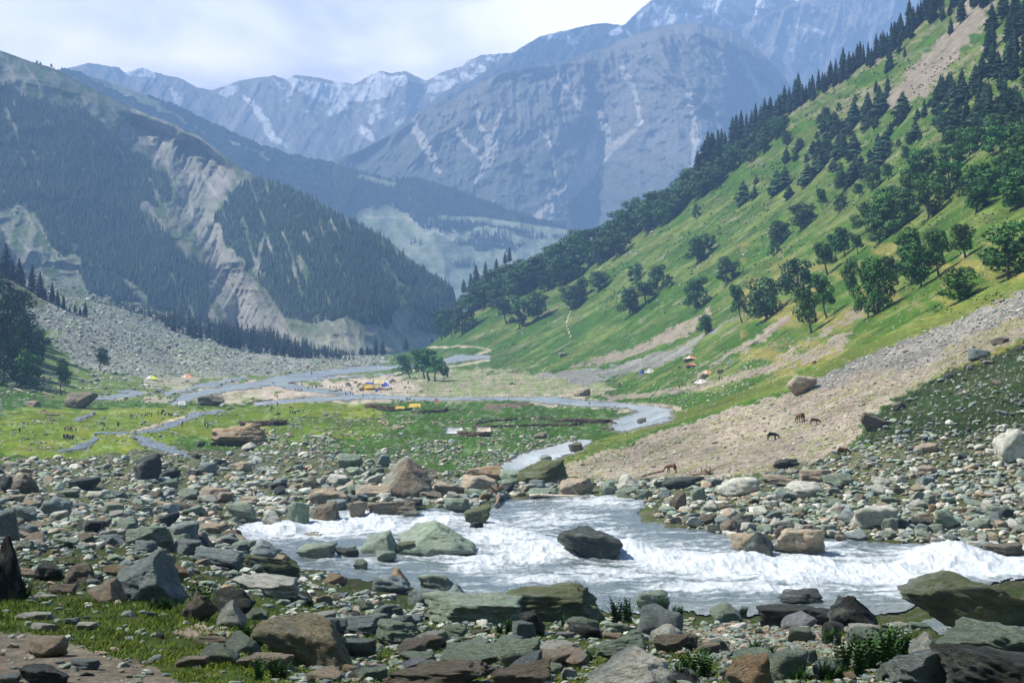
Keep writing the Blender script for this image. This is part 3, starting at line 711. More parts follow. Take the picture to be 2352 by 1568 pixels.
# ------------------------------------------------------------------ rocks
import bmesh
_ico = {}
def ico(s):
    if s not in _ico:
        bm = bmesh.new(); bmesh.ops.create_icosphere(bm, subdivisions=s, radius=1.0)
        v = np.array([x.co[:] for x in bm.verts]); f = np.array([[q.index for q in x.verts] for x in bm.faces]); bm.free()
        _ico[s] = (v / np.linalg.norm(v, axis=1)[:, None], f)
    return _ico[s]
def rock_geo(seed, sub, shape='block', rough=.05):
    g = np.random.default_rng(seed); d, f = ico(sub)
    k = {'block': 9, 'slab': 8, 'round': 12, 'wedge': 6}[shape]
    n = g.normal(size=(k, 3)); n /= np.linalg.norm(n, axis=1)[:, None]; dist = g.uniform(.62, 1.0, k)
    n = np.concatenate([n, [[0, 0, 1], [0, 0, -1], [1, 0, 0], [-1, 0, 0], [0, 1, 0], [0, -1, 0]]])
    dist = np.concatenate([dist, [.9, .9, 1, 1, 1, 1]])
    if shape == 'wedge':
        s = g.uniform(-.35, .35)
        n = np.concatenate([n, [[.72, -.2, .6 + s * .3], [-.62, -.25, .66 - s * .3], [0, -.75, .6]]]); dist = np.concatenate([dist, [.42, .45, .5]])
    dt = d @ n.T
    r = np.min(np.where(dt > .05, dist[None] / np.maximum(dt, .05), 9), 1)
    v = d * r[:, None]
    nn = sum(a * (vnoise3(v * s + seed % 97, seed) - .5) for s, a in ((1.6, 2.4), (3.5, 1.4), (8, .9), (18, .6)) if s < 2 ** sub * 1.6)
    ledge = (vnoise3(np.stack([v[:, 0] * 1.2, v[:, 1] * 1.2, v[:, 2] * 7 + v[:, 0] * 2], -1) + seed, seed + 3) - .5)
    v = v * (1 + rough * nn + rough * 1.3 * ledge)[:, None]
    lo, hi = v.min(0), v.max(0); v = (v - (lo + hi) / 2) / (hi - lo)
    v[:, 2] += .5
    return v, f
def mat_rock(name, attr):
    m, t, b = new_mat(name)
    tcn = node(t, 'ShaderNodeTexCoord'); geo = node(t, 'ShaderNodeNewGeometry')
    vec = geo.outputs['Position']
    if attr: base = node(t, 'ShaderNodeAttribute', attribute_name='Col').outputs['Color']
    else: base = node(t, 'ShaderNodeObjectInfo').outputs['Color']
    # coordinates grow with distance from this spot so the grain stays in scale with each boulder
    s = tcn.outputs['Generated'] if not attr else vec
    k = 1.0 if not attr else .35
    big = noise(t, s, 2.4 * k * (1 if not attr else 2), 6, .6); med = noise(t, s, 7 * k, 7, .68); fin = noise(t, s, 26 * k, 6, .7)
    c = mixrgb(t, 'MULTIPLY', 1.0, base, ramp(t, med, (.28, G(.55)), (.5, G(1.0)), (.72, G(1.42))))
    c = mixrgb(t, 'MULTIPLY', 1.0, c, ramp(t, fin, (.3, G(.72)), (.7, G(1.25))))
    c = mixrgb(t, 'MIX', ramp(t, big, (.56, G(0)), (.66, G(.55))), c, mixrgb(t, 'MULTIPLY', 1.0, base, (.75, .86, .60, 1)))
    c = mixrgb(t, 'MIX', ramp(t, noise(t, s, 1.3 * k, 5, .6), (.50, G(0)), (.60, G(.62))), c, mixrgb(t, 'MULTIPLY', 1.0, (.27, .31, .26, 1), ramp(t, med, (.28, G(.6)), (.72, G(1.4)))))
    c = mixrgb(t, 'MIX', ramp(t, big, (.30, G(.4)), (.40, G(0))), c, mixrgb(t, 'MULTIPLY', 1.0, base, (1.35, 1.0, .68, 1)))
    t.links.new(c, b.inputs['Base Color']); b.inputs['Roughness'].default_value = .85
    wv = node(t, 'ShaderNodeMapping'); wv.inputs['Scale'].default_value = (1, 1, 3.5); wv.inputs['Rotation'].default_value = (.3, .5, 0); t.links.new(s, wv.inputs[0])
    h = node(t, 'ShaderNodeMath', operation='ADD'); t.links.new(noise(t, wv.outputs[0], 6 * k, 8, .72), h.inputs[0]); t.links.new(fin, h.inputs[1])
    bump(t, b, h.outputs[0], 1.0, .12 if attr else .3)
    return m
ROCK_O = mat_rock('weathered_boulder', False); ROCK_S = mat_rock('loose_stones', True)
PAL = {'g': (.225, .28, .205), 'b': (.195, .235, .225), 'p': (.46, .46, .39), 'n': (.17, .145, .105), 'o': (.30, .22, .13), 'd': (.055, .062, .055), 't': (.34, .28, .20), 'm': (.10, .115, .055), 'k': (.025, .026, .024), 'l': (.27, .28, .30), 'q': (.27, .245, .155)}
CN = {'g': 'grey-green', 'b': 'blue-grey', 'p': 'pale whitish', 'n': 'brown', 'o': 'rust-orange', 'd': 'dark grey', 't': 'tan', 'm': 'mossy olive', 'k': 'black', 'l': 'lilac-grey', 'q': 'orange-green'}
CR = {'1': (0, 1032.4, .3418), '2': (775, 1032.4, .3418), '3': (1548, 1032.4, .3418), 'a': (1548, 0, .3418), '5': (775, 517, .3418), '6': (1548, 517, .3418), '4': (0, 517, .3418), 'd': (0, 775.2, .1709), 'e': (574.2, 775.2, .1709), 'f': (1378.1, 775.2, .1709), '7': (976, 861.3, .1953)}
def cvt(c, x, y):
    a, b, s = CR[c]; return a + x * s, b + y * s, s
# crop, centre x, foot y, width, height, colour, shape, tilt, label (landmarks) or ''
BOULDERS = """
1 990 215 190 178 d block 8 tall dark upright boulder at the edge of the green meadow
1 1130 207 165 72 d round 0 low black boulder leaning against the tall dark upright boulder
1 155 292 190 130 n round 0 rounded brown boulder at the far edge of the stone field
1 30 290 80 110 d block 0
1 50 620 150 215 b block 10
1 45 1015 190 430 k block 0 big black boulder cut off by the left edge of the picture
1 940 1030 520 330 b wedge -8 large blue-grey pointed slab behind the bushy green fern
1 985 665 330 150 g block 0 broad dark grey-green boulder with an arched back
1 1210 645 250 150 b block 5
1 965 700 165 85 b block 0
1 1245 715 215 110 b block 0
1 1350 660 135 105 n wedge 0 small golden brown pyramid rock among grey stones
1 1085 705 108 44 t slab 0
1 1090 775 155 75 t round 0
1 1450 790 330 118 b slab -6 long blue-grey block with a flat lid near the water
1 1755 730 245 118 b wedge 0 blue-grey triangular rock at the left end of the rapids
1 1810 832 380 112 m slab -6 mossy olive slab sloping to the water
1 2120 725 275 92 g block 0
1 2340 710 110 60 g block 0
1 520 905 225 130 n round 0 smooth dark brown boulder beside the pinkish slab
1 335 885 190 115 d block 0
1 150 870 200 80 t slab 0
1 680 1030 265 165 t wedge -12 pinkish tan slab propped up at the edge of the grass
1 420 975 180 70 n block 0
1 1560 1120 290 175 d round 0 dark smooth boulder in shade behind the pale wedge
1 1545 1205 200 180 p wedge 0 pale blue-white wedge rock with a sharp top
1 1290 1140 190 170 n slab -35
1 2000 1450 700 330 q slab -22 huge orange-stained green boulder in the near bank
1 1750 970 440 115 p slab -8 whitish broken slab on the near grassy bank
1 300 1395 250 130 t round 0 knobbly tan rock standing on the bare dirt
1 1280 1455 220 60 t slab 0 flat tan stone lying in the near grass
1 210 1142 265 46 p slab 0
1 285 1218 185 48 p slab 0
1 580 1198 155 38 p slab 0
1 475 1168 95 38 b block 0
1 560 1475 200 66 b slab 0
1 280 1580 330 120 d block 0 dark flat rock at the bottom edge below the dirt
1 60 1575 140 66 b block 0
1 1500 1405 260 66 b slab -16
1 1760 1478 410 96 t slab 0 flat brown layered slab in front of the huge orange-stained boulder
1 2240 1485 115 82 n wedge 0
1 2200 1500 110 30 t slab 0
1 160 595 185 88 b block 0
1 430 655 180 60 g slab 0
1 750 620 180 88 p round 0
1 150 490 180 112 b block 0
1 350 450 190 130 b slab -15
1 730 436 118 72 g block 0
1 1120 437 160 72 b slab 8
1 980 436 88 56 b block 0
1 590 560 190 80 d block 0
1 1610 476 210 120 g round 0
1 1995 486 150 138 g round 0 round grey-green boulder by the upper end of the rapids
1 2170 470 230 108 n slab 10
1 1820 505 140 96 p round 0
1 1440 338 200 82 t slab 0
1 2220 378 260 118 t slab 10 long tan slab above the left bank
1 2130 326 100 66 t block 0
1 1880 266 108 70 b block 0
1 550 266 210 76 d slab 0
1 1300 430 150 60 g slab 0
1 640 330 120 50 p block 0
1 220 360 120 50 p block 0
1 1630 676 160 66 g slab 0
1 1390 548 270 56 t slab 0
1 1500 345 130 60 t round 0
1 1390 165 120 80 b round 0
1 1630 140 110 60 t round 0
1 1310 190 110 55 d round 0
1 2040 1046 130 96 d block 0
1 2250 905 160 76 o slab 0
1 1720 826 98 56 b block 0
1 1920 856 108 66 b wedge 0
1 2180 1040 110 66 t block 0
1 2230 1236 210 106 b block 0
1 1720 1140 160 80 g slab 0
1 300 1000 150 30 p slab 0
2 450 325 375 255 n wedge 8 giant brown boulder with a shaded right face above the rapids
2 130 446 125 98 t round 0
2 370 438 345 92 n slab 4 long dark brown slab along the far bank
2 250 328 265 84 t slab 0
2 310 118 98 84 b round 0
2 300 345 115 56 p block 0
2 80 118 170 90 g slab 0
2 750 308 215 86 t slab 0
2 1000 208 310 92 o block 0 reddish orange boulder at the foot of the green bank
2 960 296 275 115 t block 0 yellowish cracked boulder below the reddish orange boulder
2 1200 250 225 108 g round 0 rounded grey-green boulder leaning on the big olive boulder
2 1390 248 345 165 m block 14 big olive brown boulder beside the narrow stream
2 1340 272 118 66 b round 0
2 1380 318 210 56 g slab 0
2 1610 298 235 106 t round 0 cream rounded boulder at the foot of the gravel fan
2 1245 256 48 38 p wedge 0
2 1820 296 110 80 g block 0
2 1960 276 190 106 p wedge 0 white pointed boulder at the foot of the gravel fan
2 1950 308 160 56 g slab 0
2 800 402 180 76 g round 0
2 630 340 160 56 n slab 0
2 500 396 140 66 d round 0
2 960 488 190 104 m block 12 greenish brown rock standing in the water under the root stump
2 935 516 90 34 k round 0
2 2290 398 120 112 n round 0
2 650 700 540 198 g wedge 0 wide triangular green rock rising out of the rapids
2 270 698 250 155 g wedge -20 fin-shaped green rock standing in the rapids
2 480 702 155 86 m round 0
2 600 686 76 54 k round 0
2 1690 712 440 180 d block -10 black wet boulder with a brown top in mid river
2 325 752 148 72 g round 0
2 155 796 95 64 g round 0
2 60 726 160 66 d round 0
2 360 958 255 108 b block 0
2 400 936 175 136 o wedge 0 rust coloured pointed rock on the near shore
2 660 948 245 108 g block 0
2 590 1048 260 106 b block 0
2 800 1018 190 112 b wedge 0
2 910 1168 700 172 g slab 0 long pale green slab on the near shore
2 1420 1150 760 200 m slab 4 wide dark brown-green slab at the water edge
2 2120 1066 230 116 g round 0 pale green rock at the water edge beside ferns
2 2150 1258 315 190 b block -18 steel-blue tilted rock on the near bank
2 170 1248 355 126 b slab 0
2 420 1308 345 142 g block 0 grey-green domed rock in the near bank
2 460 1176 235 64 b slab 0
2 340 1120 210 80 b slab 10
2 165 1082 158 80 g block 0
2 780 1268 200 92 g block 0
2 1255 1278 160 126 b block 0
2 1095 1155 90 84 o wedge 0
2 1660 1238 210 116 g block 0
2 1900 1228 210 60 g slab 0
2 1310 1246 170 166 d block 0
2 1150 1318 200 66 b block 0
2 900 1458 420 138 g slab 0 pale green rectangular block in the near bank
2 1220 1498 285 220 g block 0 dark green upright rock right of the rectangular block
2 1460 1428 335 136 p block 6 pale lichened boulder in the near bank
2 850 1472 255 80 g slab -6
2 1920 1406 350 126 g slab 8
2 1990 1640 590 250 p block 8 large whitish boulder at the bottom edge
2 670 1600 740 140 n slab 4 flat brown slab at the bottom edge
2 1240 1600 440 140 n slab 8
2 125 1516 198 64 o slab 0 small orange stone at the bottom of the picture
2 275 1506 96 66 l block 0
2 1430 1506 180 80 g block 0
2 1560 1542 118 80 p block 0
2 540 1456 275 96 g slab 0
2 2250 1366 235 116 n block 0
2 120 1388 275 116 b slab 0
2 30 1388 120 138 g block 0
2 700 1290 110 60 l block 0
2 1550 1265 160 40 l slab 0
2 1560 1115 90 50 t block 0
2 1850 1270 130 40 t slab 0
2 960 1250 130 46 n slab 0
3 440 318 285 126 p block 0 pale flat-topped boulder with a dark underside on the right bank
3 70 255 290 68 d slab 0 long black overhanging bank below the gravel fan
3 170 346 105 96 g block 0
3 740 326 138 70 g block 0
3 880 316 265 98 p round 0 pale domed boulder on the right bank
3 1110 252 200 96 g round 0
3 960 216 220 80 t block 0
3 720 236 210 64 t slab 0
3 760 116 170 54 d slab 0
3 1360 306 118 64 p round 0
3 1700 166 130 60 t slab 0
3 1520 226 120 50 p block 0
3 1700 240 120 70 b block 0
3 1360 528 310 148 p block 0 large whitish boulder in the middle of the right bank
3 1845 526 170 126 g block 0
3 1100 386 130 54 g slab -10
3 840 436 78 54 g block 0
3 755 430 118 46 p slab 0
3 650 386 98 42 p slab 0
3 140 516 108 68 p round 0
3 210 496 160 64 n slab 0
3 1060 580 140 78 g block 0
3 485 668 215 112 t slab 0 tan flat-topped rock at the left of a trio in the water
3 600 722 200 166 d wedge 12
3 725 592 98 86 n block 0
3 860 702 350 168 t block 0 pink-topped boulder with a black wet base in the river
3 1120 606 78 38 t round 0
3 1770 666 88 78 p block 0
3 1920 666 78 54 p block 0
3 1740 414 56 48 o block 0
3 1920 424 98 34 o slab 0
3 2230 466 150 74 d block 0
3 1455 546 108 88 g block 0
3 2230 700 260 66 n slab 4
3 360 1146 220 104 g wedge 0 pale green pyramid rock at the near water edge
3 880 1190 580 130 d slab 3 dark mottled bedrock at the near water edge
3 1230 1206 340 205 k wedge 0 black jagged pyramid rock at the near water edge
3 1080 1256 160 96 d block 0
3 1285 1276 250 102 p round 0
3 1215 1296 108 84 b wedge 0
3 2030 1180 960 290 m slab -12 huge dark green tilted slab at the right end of the rapids
3 860 1030 310 76 d round 0
3 1490 1200 178 40 p slab 0
3 1650 1206 130 46 g slab 0
3 1720 1410 250 170 p wedge 0 pale grey rock beside the dark fern bed
3 1700 1600 410 250 b block 0 blue-grey boulder below the pale grey rock by the ferns
3 2150 1470 740 270 g slab -12 lichen-covered green slab at the lower right
3 2150 1640 800 270 d slab -14 smooth dark slab in the lower right corner
3 770 1550 290 196 g block 0 mossy green rock at the bottom beside the orange-pink boulder
3 910 1448 130 108 g block 0
3 530 1620 305 230 o block 8 orange-pink boulder at the bottom edge
3 1160 1546 150 46 o slab 0
3 80 1346 175 96 n block 0
3 230 1388 178 84 t block 0
3 360 1520 120 60 g block 0
6 855 1140 190 130 t round -8 cream boulder on the gravel fan
6 2290 1568 230 195 p block 0 large pale boulder at the right edge above the stone field
6 1700 1526 150 64 t round 0
6 1330 1390 190 110 n slab -20 brown flat rock sunk in the dark slope
6 2050 902 145 72 b slab -8 grey slab high on the dark slope
6 2200 796 140 44 n round 0
6 1505 1245 95 64 n slab -25
d 1060 935 420 200 n block 0 big craggy brown boulder on the valley floor
d 410 930 215 80 t round 0 tan hump of rock left of the craggy valley boulder
4 1405 1212 180 68 n block 0 brown boulder beside the braided stream
4 1590 1474 360 120 o block 6 large reddish split boulder in the bright meadow
4 1690 1390 110 60 o block 0
4 1670 1502 105 44 p wedge 0
4 1345 1482 64 30 d round 0
4 2130 1442 95 32 p slab 0
5 1645 1145 125 52 t round 0 sandy mound of rock on the plain
5 2045 1328 62 34 n round 0 small brown rock in the bend of the stream
5 400 1376 84 36 t round 0
5 1370 1432 94 42 t slab 10
5 1515 882 54 28 t round 0
e 1205 220 105 70 n block 0 dark boulder beside the yellow far tents
7 1790 885 160 100 n round 20
7 1420 1012 160 76 g block 0 square grey-green rock beside the narrow stream
f 1385 552 160 82 t round 0 rounded rock between the orange and white tents
f 1620 470 120 50 t slab 0
4 1095 0 1 1 d block 0
"""
LAND = []
def rel_label(u, v, skip=None):
    best = min((abs(u - a) * .8 + abs(v - b) * 1.6, n, a, b) for n, a, b in LAND if n != skip)
    _, n, a, b = best
    if abs(u - a) * .6 > abs(v - b): r = 'right of' if u > a else 'left of'
    else: r = 'in front of' if v > b else 'behind'
    return r, n
_used = {}
ORD = ['', 'second ', 'third ', 'fourth ', 'fifth ', 'sixth ', 'seventh ', 'eighth ', 'ninth ', 'tenth ']
def uniq(lab):
    k = _used.get(lab, 0); _used[lab] = k + 1
    return lab if k == 0 else (ORD[k] if k < 10 else 'further ') + lab
def build_boulders():
    rows = [r.split(None, 8) for r in BOULDERS.strip().splitlines()]
    rows = [r for r in rows if float(r[3]) > 5]
    for r in rows:
        if len(r) == 9:
            u, v, s = cvt(r[0], float(r[1]), float(r[2])); LAND.append((SHORT(r[8]), u, v))
    for i, r in enumerate(rows):
        c, x, y, w_, h_, ck, shape, tilt = r[:8]
        u, v, s = cvt(c, float(x), float(y)); w, h = float(w_) * s, float(h_) * s
        vb = v + (1.5 if v > 1150 else .5)
        Y = float(gY(u, vb)); W = w / F * Y; H = h / F * Y
        T = float(tilt); D = W * (.75 if shape != 'slab' else .6)
        V, f = rock_geo(1000 + i * 7, 5 if w > 110 else 4 if w > 30 else 3, shape, .105 if w > 55 else .085)
        V = V * [W * 1.03, D, H * 1.25]; V[:, 2] -= H * .22
        V[:, 2] += 0
        me = mesh_np('boulder', V, tris=f, mat=ROCK_O, smooth=False)
        p = gp(u, vb); p = p + np.array([0, D * .35, 0]) * (1 if Y < 400 else 1)
        o = link('boulder', me, loc=tuple(p)); o.rotation_euler = (0, R(-T), random.uniform(-.12, .12))
        k = np.array(PAL[ck]) * random.uniform(1.1, 1.45); o.color = (*np.clip(k, 0, .9), 1)
        if len(r) == 9: lab = r[8]; _used[lab] = 1
        else:
            sz = 'broad' if w > 75 else 'mid-sized' if w > 40 else 'small'
            rr, nm = rel_label(u, v)
            lab = uniq(f"{sz} {CN[ck]} {'flat slab' if shape == 'slab' else 'angular rock' if shape == 'block' else 'pointed rock' if shape == 'wedge' else 'rounded rock'} {rr} the {nm}")
        tag(o, lab, 'boulder', 'boulders and slabs along the river and valley')
def SHORT(l):
    for cut in (' standing', ' with', ' leaning', ' lying', ' rising', ' propped', ' beside', ' behind', ' at the', ' among', ' in the', ' near', ' on the', ' by the', ' above', ' sloping', ' along', ' under', ' cut off', ' below', ' right of', ' in mid', ' in shade', ' in front', ' sunk', ' high', ' left of', ' between', ' above', ' in bend'):
        i = l.find(cut)
        if i > 8: l = l[:i]
    return l
build_boulders()

def merge_scatter(name, temps, pos, scl, rot, cols, mat, kind='stuff', smooth=False, tilt=None, **tg):
    """many small pieces as one mesh; temps = [(V, tris, shade)]"""
    n = len(pos); ti = rng.integers(0, len(temps), n)
    VV, FF, CC = [], [], []; off = 0
    for k, (V, f, sh) in enumerate(temps):
        idx = np.where(ti == k)[0]
        if not len(idx): continue
        P = V[None] * scl[idx][:, None]
        if tilt is not None:
            a = tilt[idx][:, None]; x = P[..., 0] * np.cos(a) + P[..., 2] * np.sin(a); z = -P[..., 0] * np.sin(a) + P[..., 2] * np.cos(a)
            P = np.stack([x, P[..., 1], z], -1)
        a = rot[idx][:, None]
        P = np.stack([P[..., 0] * np.cos(a) - P[..., 1] * np.sin(a), P[..., 0] * np.sin(a) + P[..., 1] * np.cos(a), P[..., 2]], -1) + pos[idx][:, None]
        VV.append(P.reshape(-1, 3)); nv = len(V)
        FF.append((f[None] + (np.arange(len(idx)) * nv)[:, None, None] + off).reshape(-1, 3)); off += len(idx) * nv
        cc = np.repeat(cols[idx][:, None], nv, 1)
        if sh is not None: cc = cc * sh[None]
        CC.append(cc.reshape(-1, 3))
    me = mesh_np(name, np.concatenate(VV), tris=np.concatenate(FF), mat=mat, colr=np.concatenate(CC), smooth=smooth)
    return link(name, me, kind=kind, **tg)

PK = list(PAL)
def pick_cols(n, wts, g):
    ks = list(wts); p = np.array([wts[k] for k in ks], float); p /= p.sum()
    i = g.choice(len(ks), n, p=p); c = np.array([PAL[k] for k in ks])[i]
    return c * g.uniform(.85, 1.5, (n, 1)), [ks[j] for j in i]
Z_NEAR = [(-300,1200),(300,1230),(520,1262),(660,1300),(800,1345),(1000,1385),(1200,1408),(1560,1422),(1900,1430),(2090,1435),(2150,1480),(2750,1490),(2750,1640),(-300,1640)]
Z_LEFTF = [(-200,1062),(300,1045),(560,1038),(760,1040),(900,1062),(1080,1098),(1200,1092),(1270,1092),(1360,1108),(1420,1110),(1290,1130),(1180,1146),(1030,1168),(830,1163),(600,1198),(530,1240),(660,1285),(660,1300),(500,1270),(300,1262),(-200,1262)]
Z_RIGHTF = [(1360,1105),(1500,1100),(1700,1095),(1850,1075),(1965,1020),(2080,1000),(2200,985),(2500,960),(2500,1270),(2352,1268),(2150,1250),(1900,1232),(1700,1235),(1500,1195),(1490,1150),(1400,1130)]
W1 = {'g': 4.5, 'b': 3, 'p': 4.5, 't': 4, 'n': 1.2, 'd': 1.6, 'o': .35, 'm': .4}
W2 = {'t': 5, 'p': 4, 'g': 2, 'n': 1.5, 'b': 1}
SPECS = [  # zone, count, median width, spread, min, max, palette, clump threshold
 (Z_LEFTF, 5200, 13.5, .55, 4, 50, W1, 0), (Z_RIGHTF, 5600, 12.5, .55, 4, 46, W1, 0), (Z_NEAR, 7600, 16, .6, 5, 75, {'g': 7, 'b': 4, 'p': 3.4, 't': 1.6, 'n': .7, 'd': 1.5, 'o': .4, 'l': .6}, .36),
 (Z_SHINGLE, 1200, 8, .4, 4, 18, {'t': 4, 'n': 3, 'p': 2, 'g': 1, 'o': 1}, 0), (Z_DIRT, 350, 8, .5, 4, 22, {'p': 3, 't': 3, 'b': 2}, 0),
 ([(-100,925),(600,925),(760,940),(1100,925),(1430,960),(1200,1090),(900,1060),(-100,1060)], 1900, 4.6, .45, 2.5, 15, {**W1, 't': 5}, .54),
 ([(560,1000),(1350,1000),(1250,1060),(1100,1095),(900,1070),(560,1040)], 1200, 6, .5, 3, 20, {**W1, 't': 6}, .46),
 (Z_TALUS, 9000, 4.6, .42, 2.6, 14, {'p': 5, 'g': 4, 't': 2, 'b': 2, 'd': 1}, .33), (Z_DARKSLOPE, 1500, 8, .5, 3.5, 26, {'b': 3, 'g': 3, 'd': 2, 'p': 1, 'n': 1}, .3),
 (Z_FAN, 3600, 4.2, .4, 2.5, 14, W2, .2), (Z_FANGREY, 2200, 4.5, .4, 2.5, 14, {'p': 4, 'b': 3, 't': 2}, .2),
 (Z_PLAIN, 900, 3, .3, 2, 7, W2, .3), ([(-100,820),(230,862),(520,880),(520,925),(-100,925)], 700, 5, .5, 3, 14, W1, .5),
 ([(880,815),(960,822),(940,836),(760,842),(640,860),(600,852),(760,828)], 500, 3.6, .4, 2.5, 10, W1, 0),
 ([(1100,720),(1700,380),(2352,100),(2352,600),(1900,860),(1500,900),(1150,850)], 2200, 3.4, .4, 2.2, 10, W2, .45),
 ([(1430,985),(1560,945),(1850,860),(1960,770),(1700,790),(1500,900)], 900, 4, .4, 2.5, 12, W2, .35),
]
def scatter_rocks():
    big = []; PP, SS, CC, TT = [], [], [], []
    for zi, (z, n, med, spr, lo, hi, wts, thr) in enumerate(SPECS):
        g = np.random.default_rng(300 + zi); za = np.array(z, float); a, b = za.min(0), za.max(0)
        u = g.uniform(a[0], b[0], n * 6); v = g.uniform(a[1], b[1], n * 6)
        k = inpoly(u, v, z) & ~torrent_in(u, v) & ~stream_in(u, v, 1.1)
        if thr: k &= fbm(u / 40, v / 18, 400 + zi, 4) + g.uniform(-.09, .09, len(u)) > thr
        if z is Z_NEAR: k &= ~((u < 640) & (v > 1370) & (g.random(len(u)) > .14))
        u, v = u[k][:n], v[k][:n]; m = len(u)
        w = np.clip(np.exp(g.normal(np.log(med), spr, m)), lo, hi)
        if z in (Z_LEFTF, Z_RIGHTF): w *= np.interp(v, [1040, 1090, 1250], [.55, .8, 1.25])
        if z is Z_NEAR: w *= np.interp(v, [1220, 1400, 1560], [.8, 1.0, 1.35])
        c, ks = pick_cols(m, wts, g)
        Y = gY(u, v); P = zat(u, v); W = w / F * Y
        for i in np.argsort(-w)[:130]:
            if w[i] > 34 and -20 < u[i] < 2372 and v[i] < 1568: big.append((w[i], u[i], v[i], Y[i], P[i], c[i], ks[i]))
        ks_ = w <= 34
        u, v, w, c, P, W = u[ks_], v[ks_], w[ks_], c[ks_], P[ks_], W[ks_]
        hh = g.uniform(.26, .6, len(w)); S = np.stack([W * g.uniform(.85, 1.25, len(w)), W * g.uniform(.6, 1, len(w)), W * hh], -1)
        P[:, 2] -= S[:, 2] * .22
        PP.append(P); SS.append(S); CC.append(c); TT.append(w)
    P, S, Cc, w = map(np.concatenate, (PP, SS, CC, TT))
    for nm, lo_, hi_, sub, cnt in (('rubble', 11, 99, 3, 14), ('gravel', 0, 11, 2, 10)):
        k = (w >= lo_) & (w < hi_); n = k.sum()
        temps = [rock_geo(50 + j, sub, ('block', 'slab', 'wedge', 'slab', 'block')[j % 5], .08) + (None,) for j in range(cnt)]
        merge_scatter(nm, temps, P[k], S[k], rng.uniform(0, 6.28, n), Cc[k], ROCK_S, smooth=False, tilt=rng.uniform(-.35, .35, n))
    big.sort(key=lambda b: -b[0]); big = big[:260]
    temps = [mesh_np('rock', rock_geo(900 + j, 4, ('block', 'slab', 'wedge', 'block', 'round')[j % 5], .06)[0], tris=ico(4)[1], mat=ROCK_O, smooth=False) for j in range(15)]
    for i, (w_, u, v, Y, p, c, k) in enumerate(big):
        W = w_ / F * Y; o = link('rock', temps[i % 15], loc=(p[0], p[1], p[2] - W * .12))
        o.scale = (W, W * random.uniform(.65, .95), W * random.uniform(.42, .68)); o.rotation_euler = (random.uniform(-.1, .1), random.uniform(-.2, .2), random.uniform(0, 6.28)); o.color = (*c, 1)
        rr, nm = rel_label(u, v)
        tag(o, uniq(f"{CN[k]} loose rock {rr} the {nm}"), 'rock', 'loose rocks of the river banks')
scatter_rocks()

# ------------------------------------------------------------------ trees
def tube(pts, rad, seg=7, closed=True):
    """tapered tube along points; returns V, tris"""
    pts = np.array(pts, float); n = len(pts); V = []; up = np.array([0, 0, 1.0])
    for i in range(n):
        d = pts[min(i + 1, n - 1)] - pts[max(i - 1, 0)]; d /= np.linalg.norm(d) + 1e-9
        a = np.cross(d, up if abs(d[2]) < .9 else np.array([1.0, 0, 0])); a /= np.linalg.norm(a); b = np.cross(d, a)
        for k in range(seg):
            t = 2 * math.pi * k / seg; V.append(pts[i] + rad[i] * (math.cos(t) * a + math.sin(t) * b))
    T = []
    for i in range(n - 1):
        for k in range(seg):
            p, q = i * seg + k, i * seg + (k + 1) % seg; T += [(p, q, q + seg), (p, q + seg, p + seg)]
    if closed:
        V += [pts[0], pts[-1]]; c0, c1 = len(V) - 2, len(V) - 1
        for k in range(seg): T += [(c0, (k + 1) % seg, k), (c1, (n - 1) * seg + k, (n - 1) * seg + (k + 1) % seg)]
    return np.array(V), np.array(T)
def cat(parts):
    VV, TT, o = [], [], 0
    for v, t in parts: VV.append(v); TT.append(np.asarray(t) + o); o += len(v)
    return np.concatenate(VV), np.concatenate(TT)
def leafmat(name, spread=.35):
    m, t, b = new_mat(name)
    oi = node(t, 'ShaderNodeObjectInfo'); a = node(t, 'ShaderNodeAttribute', attribute_name='Col').outputs['Color']
    c = mixrgb(t, 'MULTIPLY', 1.0, oi.outputs['Color'], a)
    t.links.new(c, b.inputs['Base Color']); b.inputs['Roughness'].default_value = .7; b.inputs['Specular IOR Level'].default_value = .15
    return m
def leafmat2(name):
    m, t, b = new_mat(name)
    a = node(t, 'ShaderNodeAttribute', attribute_name='Col').outputs['Color']
    t.links.new(a, b.inputs['Base Color']); b.inputs['Roughness'].default_value = .8; b.inputs['Specular IOR Level'].default_value = .1
    return m
LEAFK = 1.45
LEAF = leafmat('tree_leaves'); LEAF2 = leafmat2('distant_needles'); BARK = mat_plain('grey_bark', (.20, .17, .13), .9, .35, 6)
def leaf_tris(C, Nn, size, g):
    """one bent leaf clump (2 triangles) per centre"""
    n = len(C); r = g.normal(size=(n, 3)); r -= (r * Nn).sum(1)[:, None] * Nn * .7
    a = np.cross(Nn, r); a /= np.linalg.norm(a, axis=1)[:, None] + 1e-9; b = np.cross(Nn, a)
    s = size[:, None] * g.uniform(.6, 1.4, (n, 1))
    V = np.stack([C - a * s, C + b * s * .9 + Nn * s * .3, C + a * s, C - b * s * .9 - Nn * s * .2], 1).reshape(-1, 3)
    i = np.arange(n)[:, None] * 4
    T = np.concatenate([i + [0, 1, 2], i + [0, 2, 3]], 1).reshape(-1, 3)
    return V, T
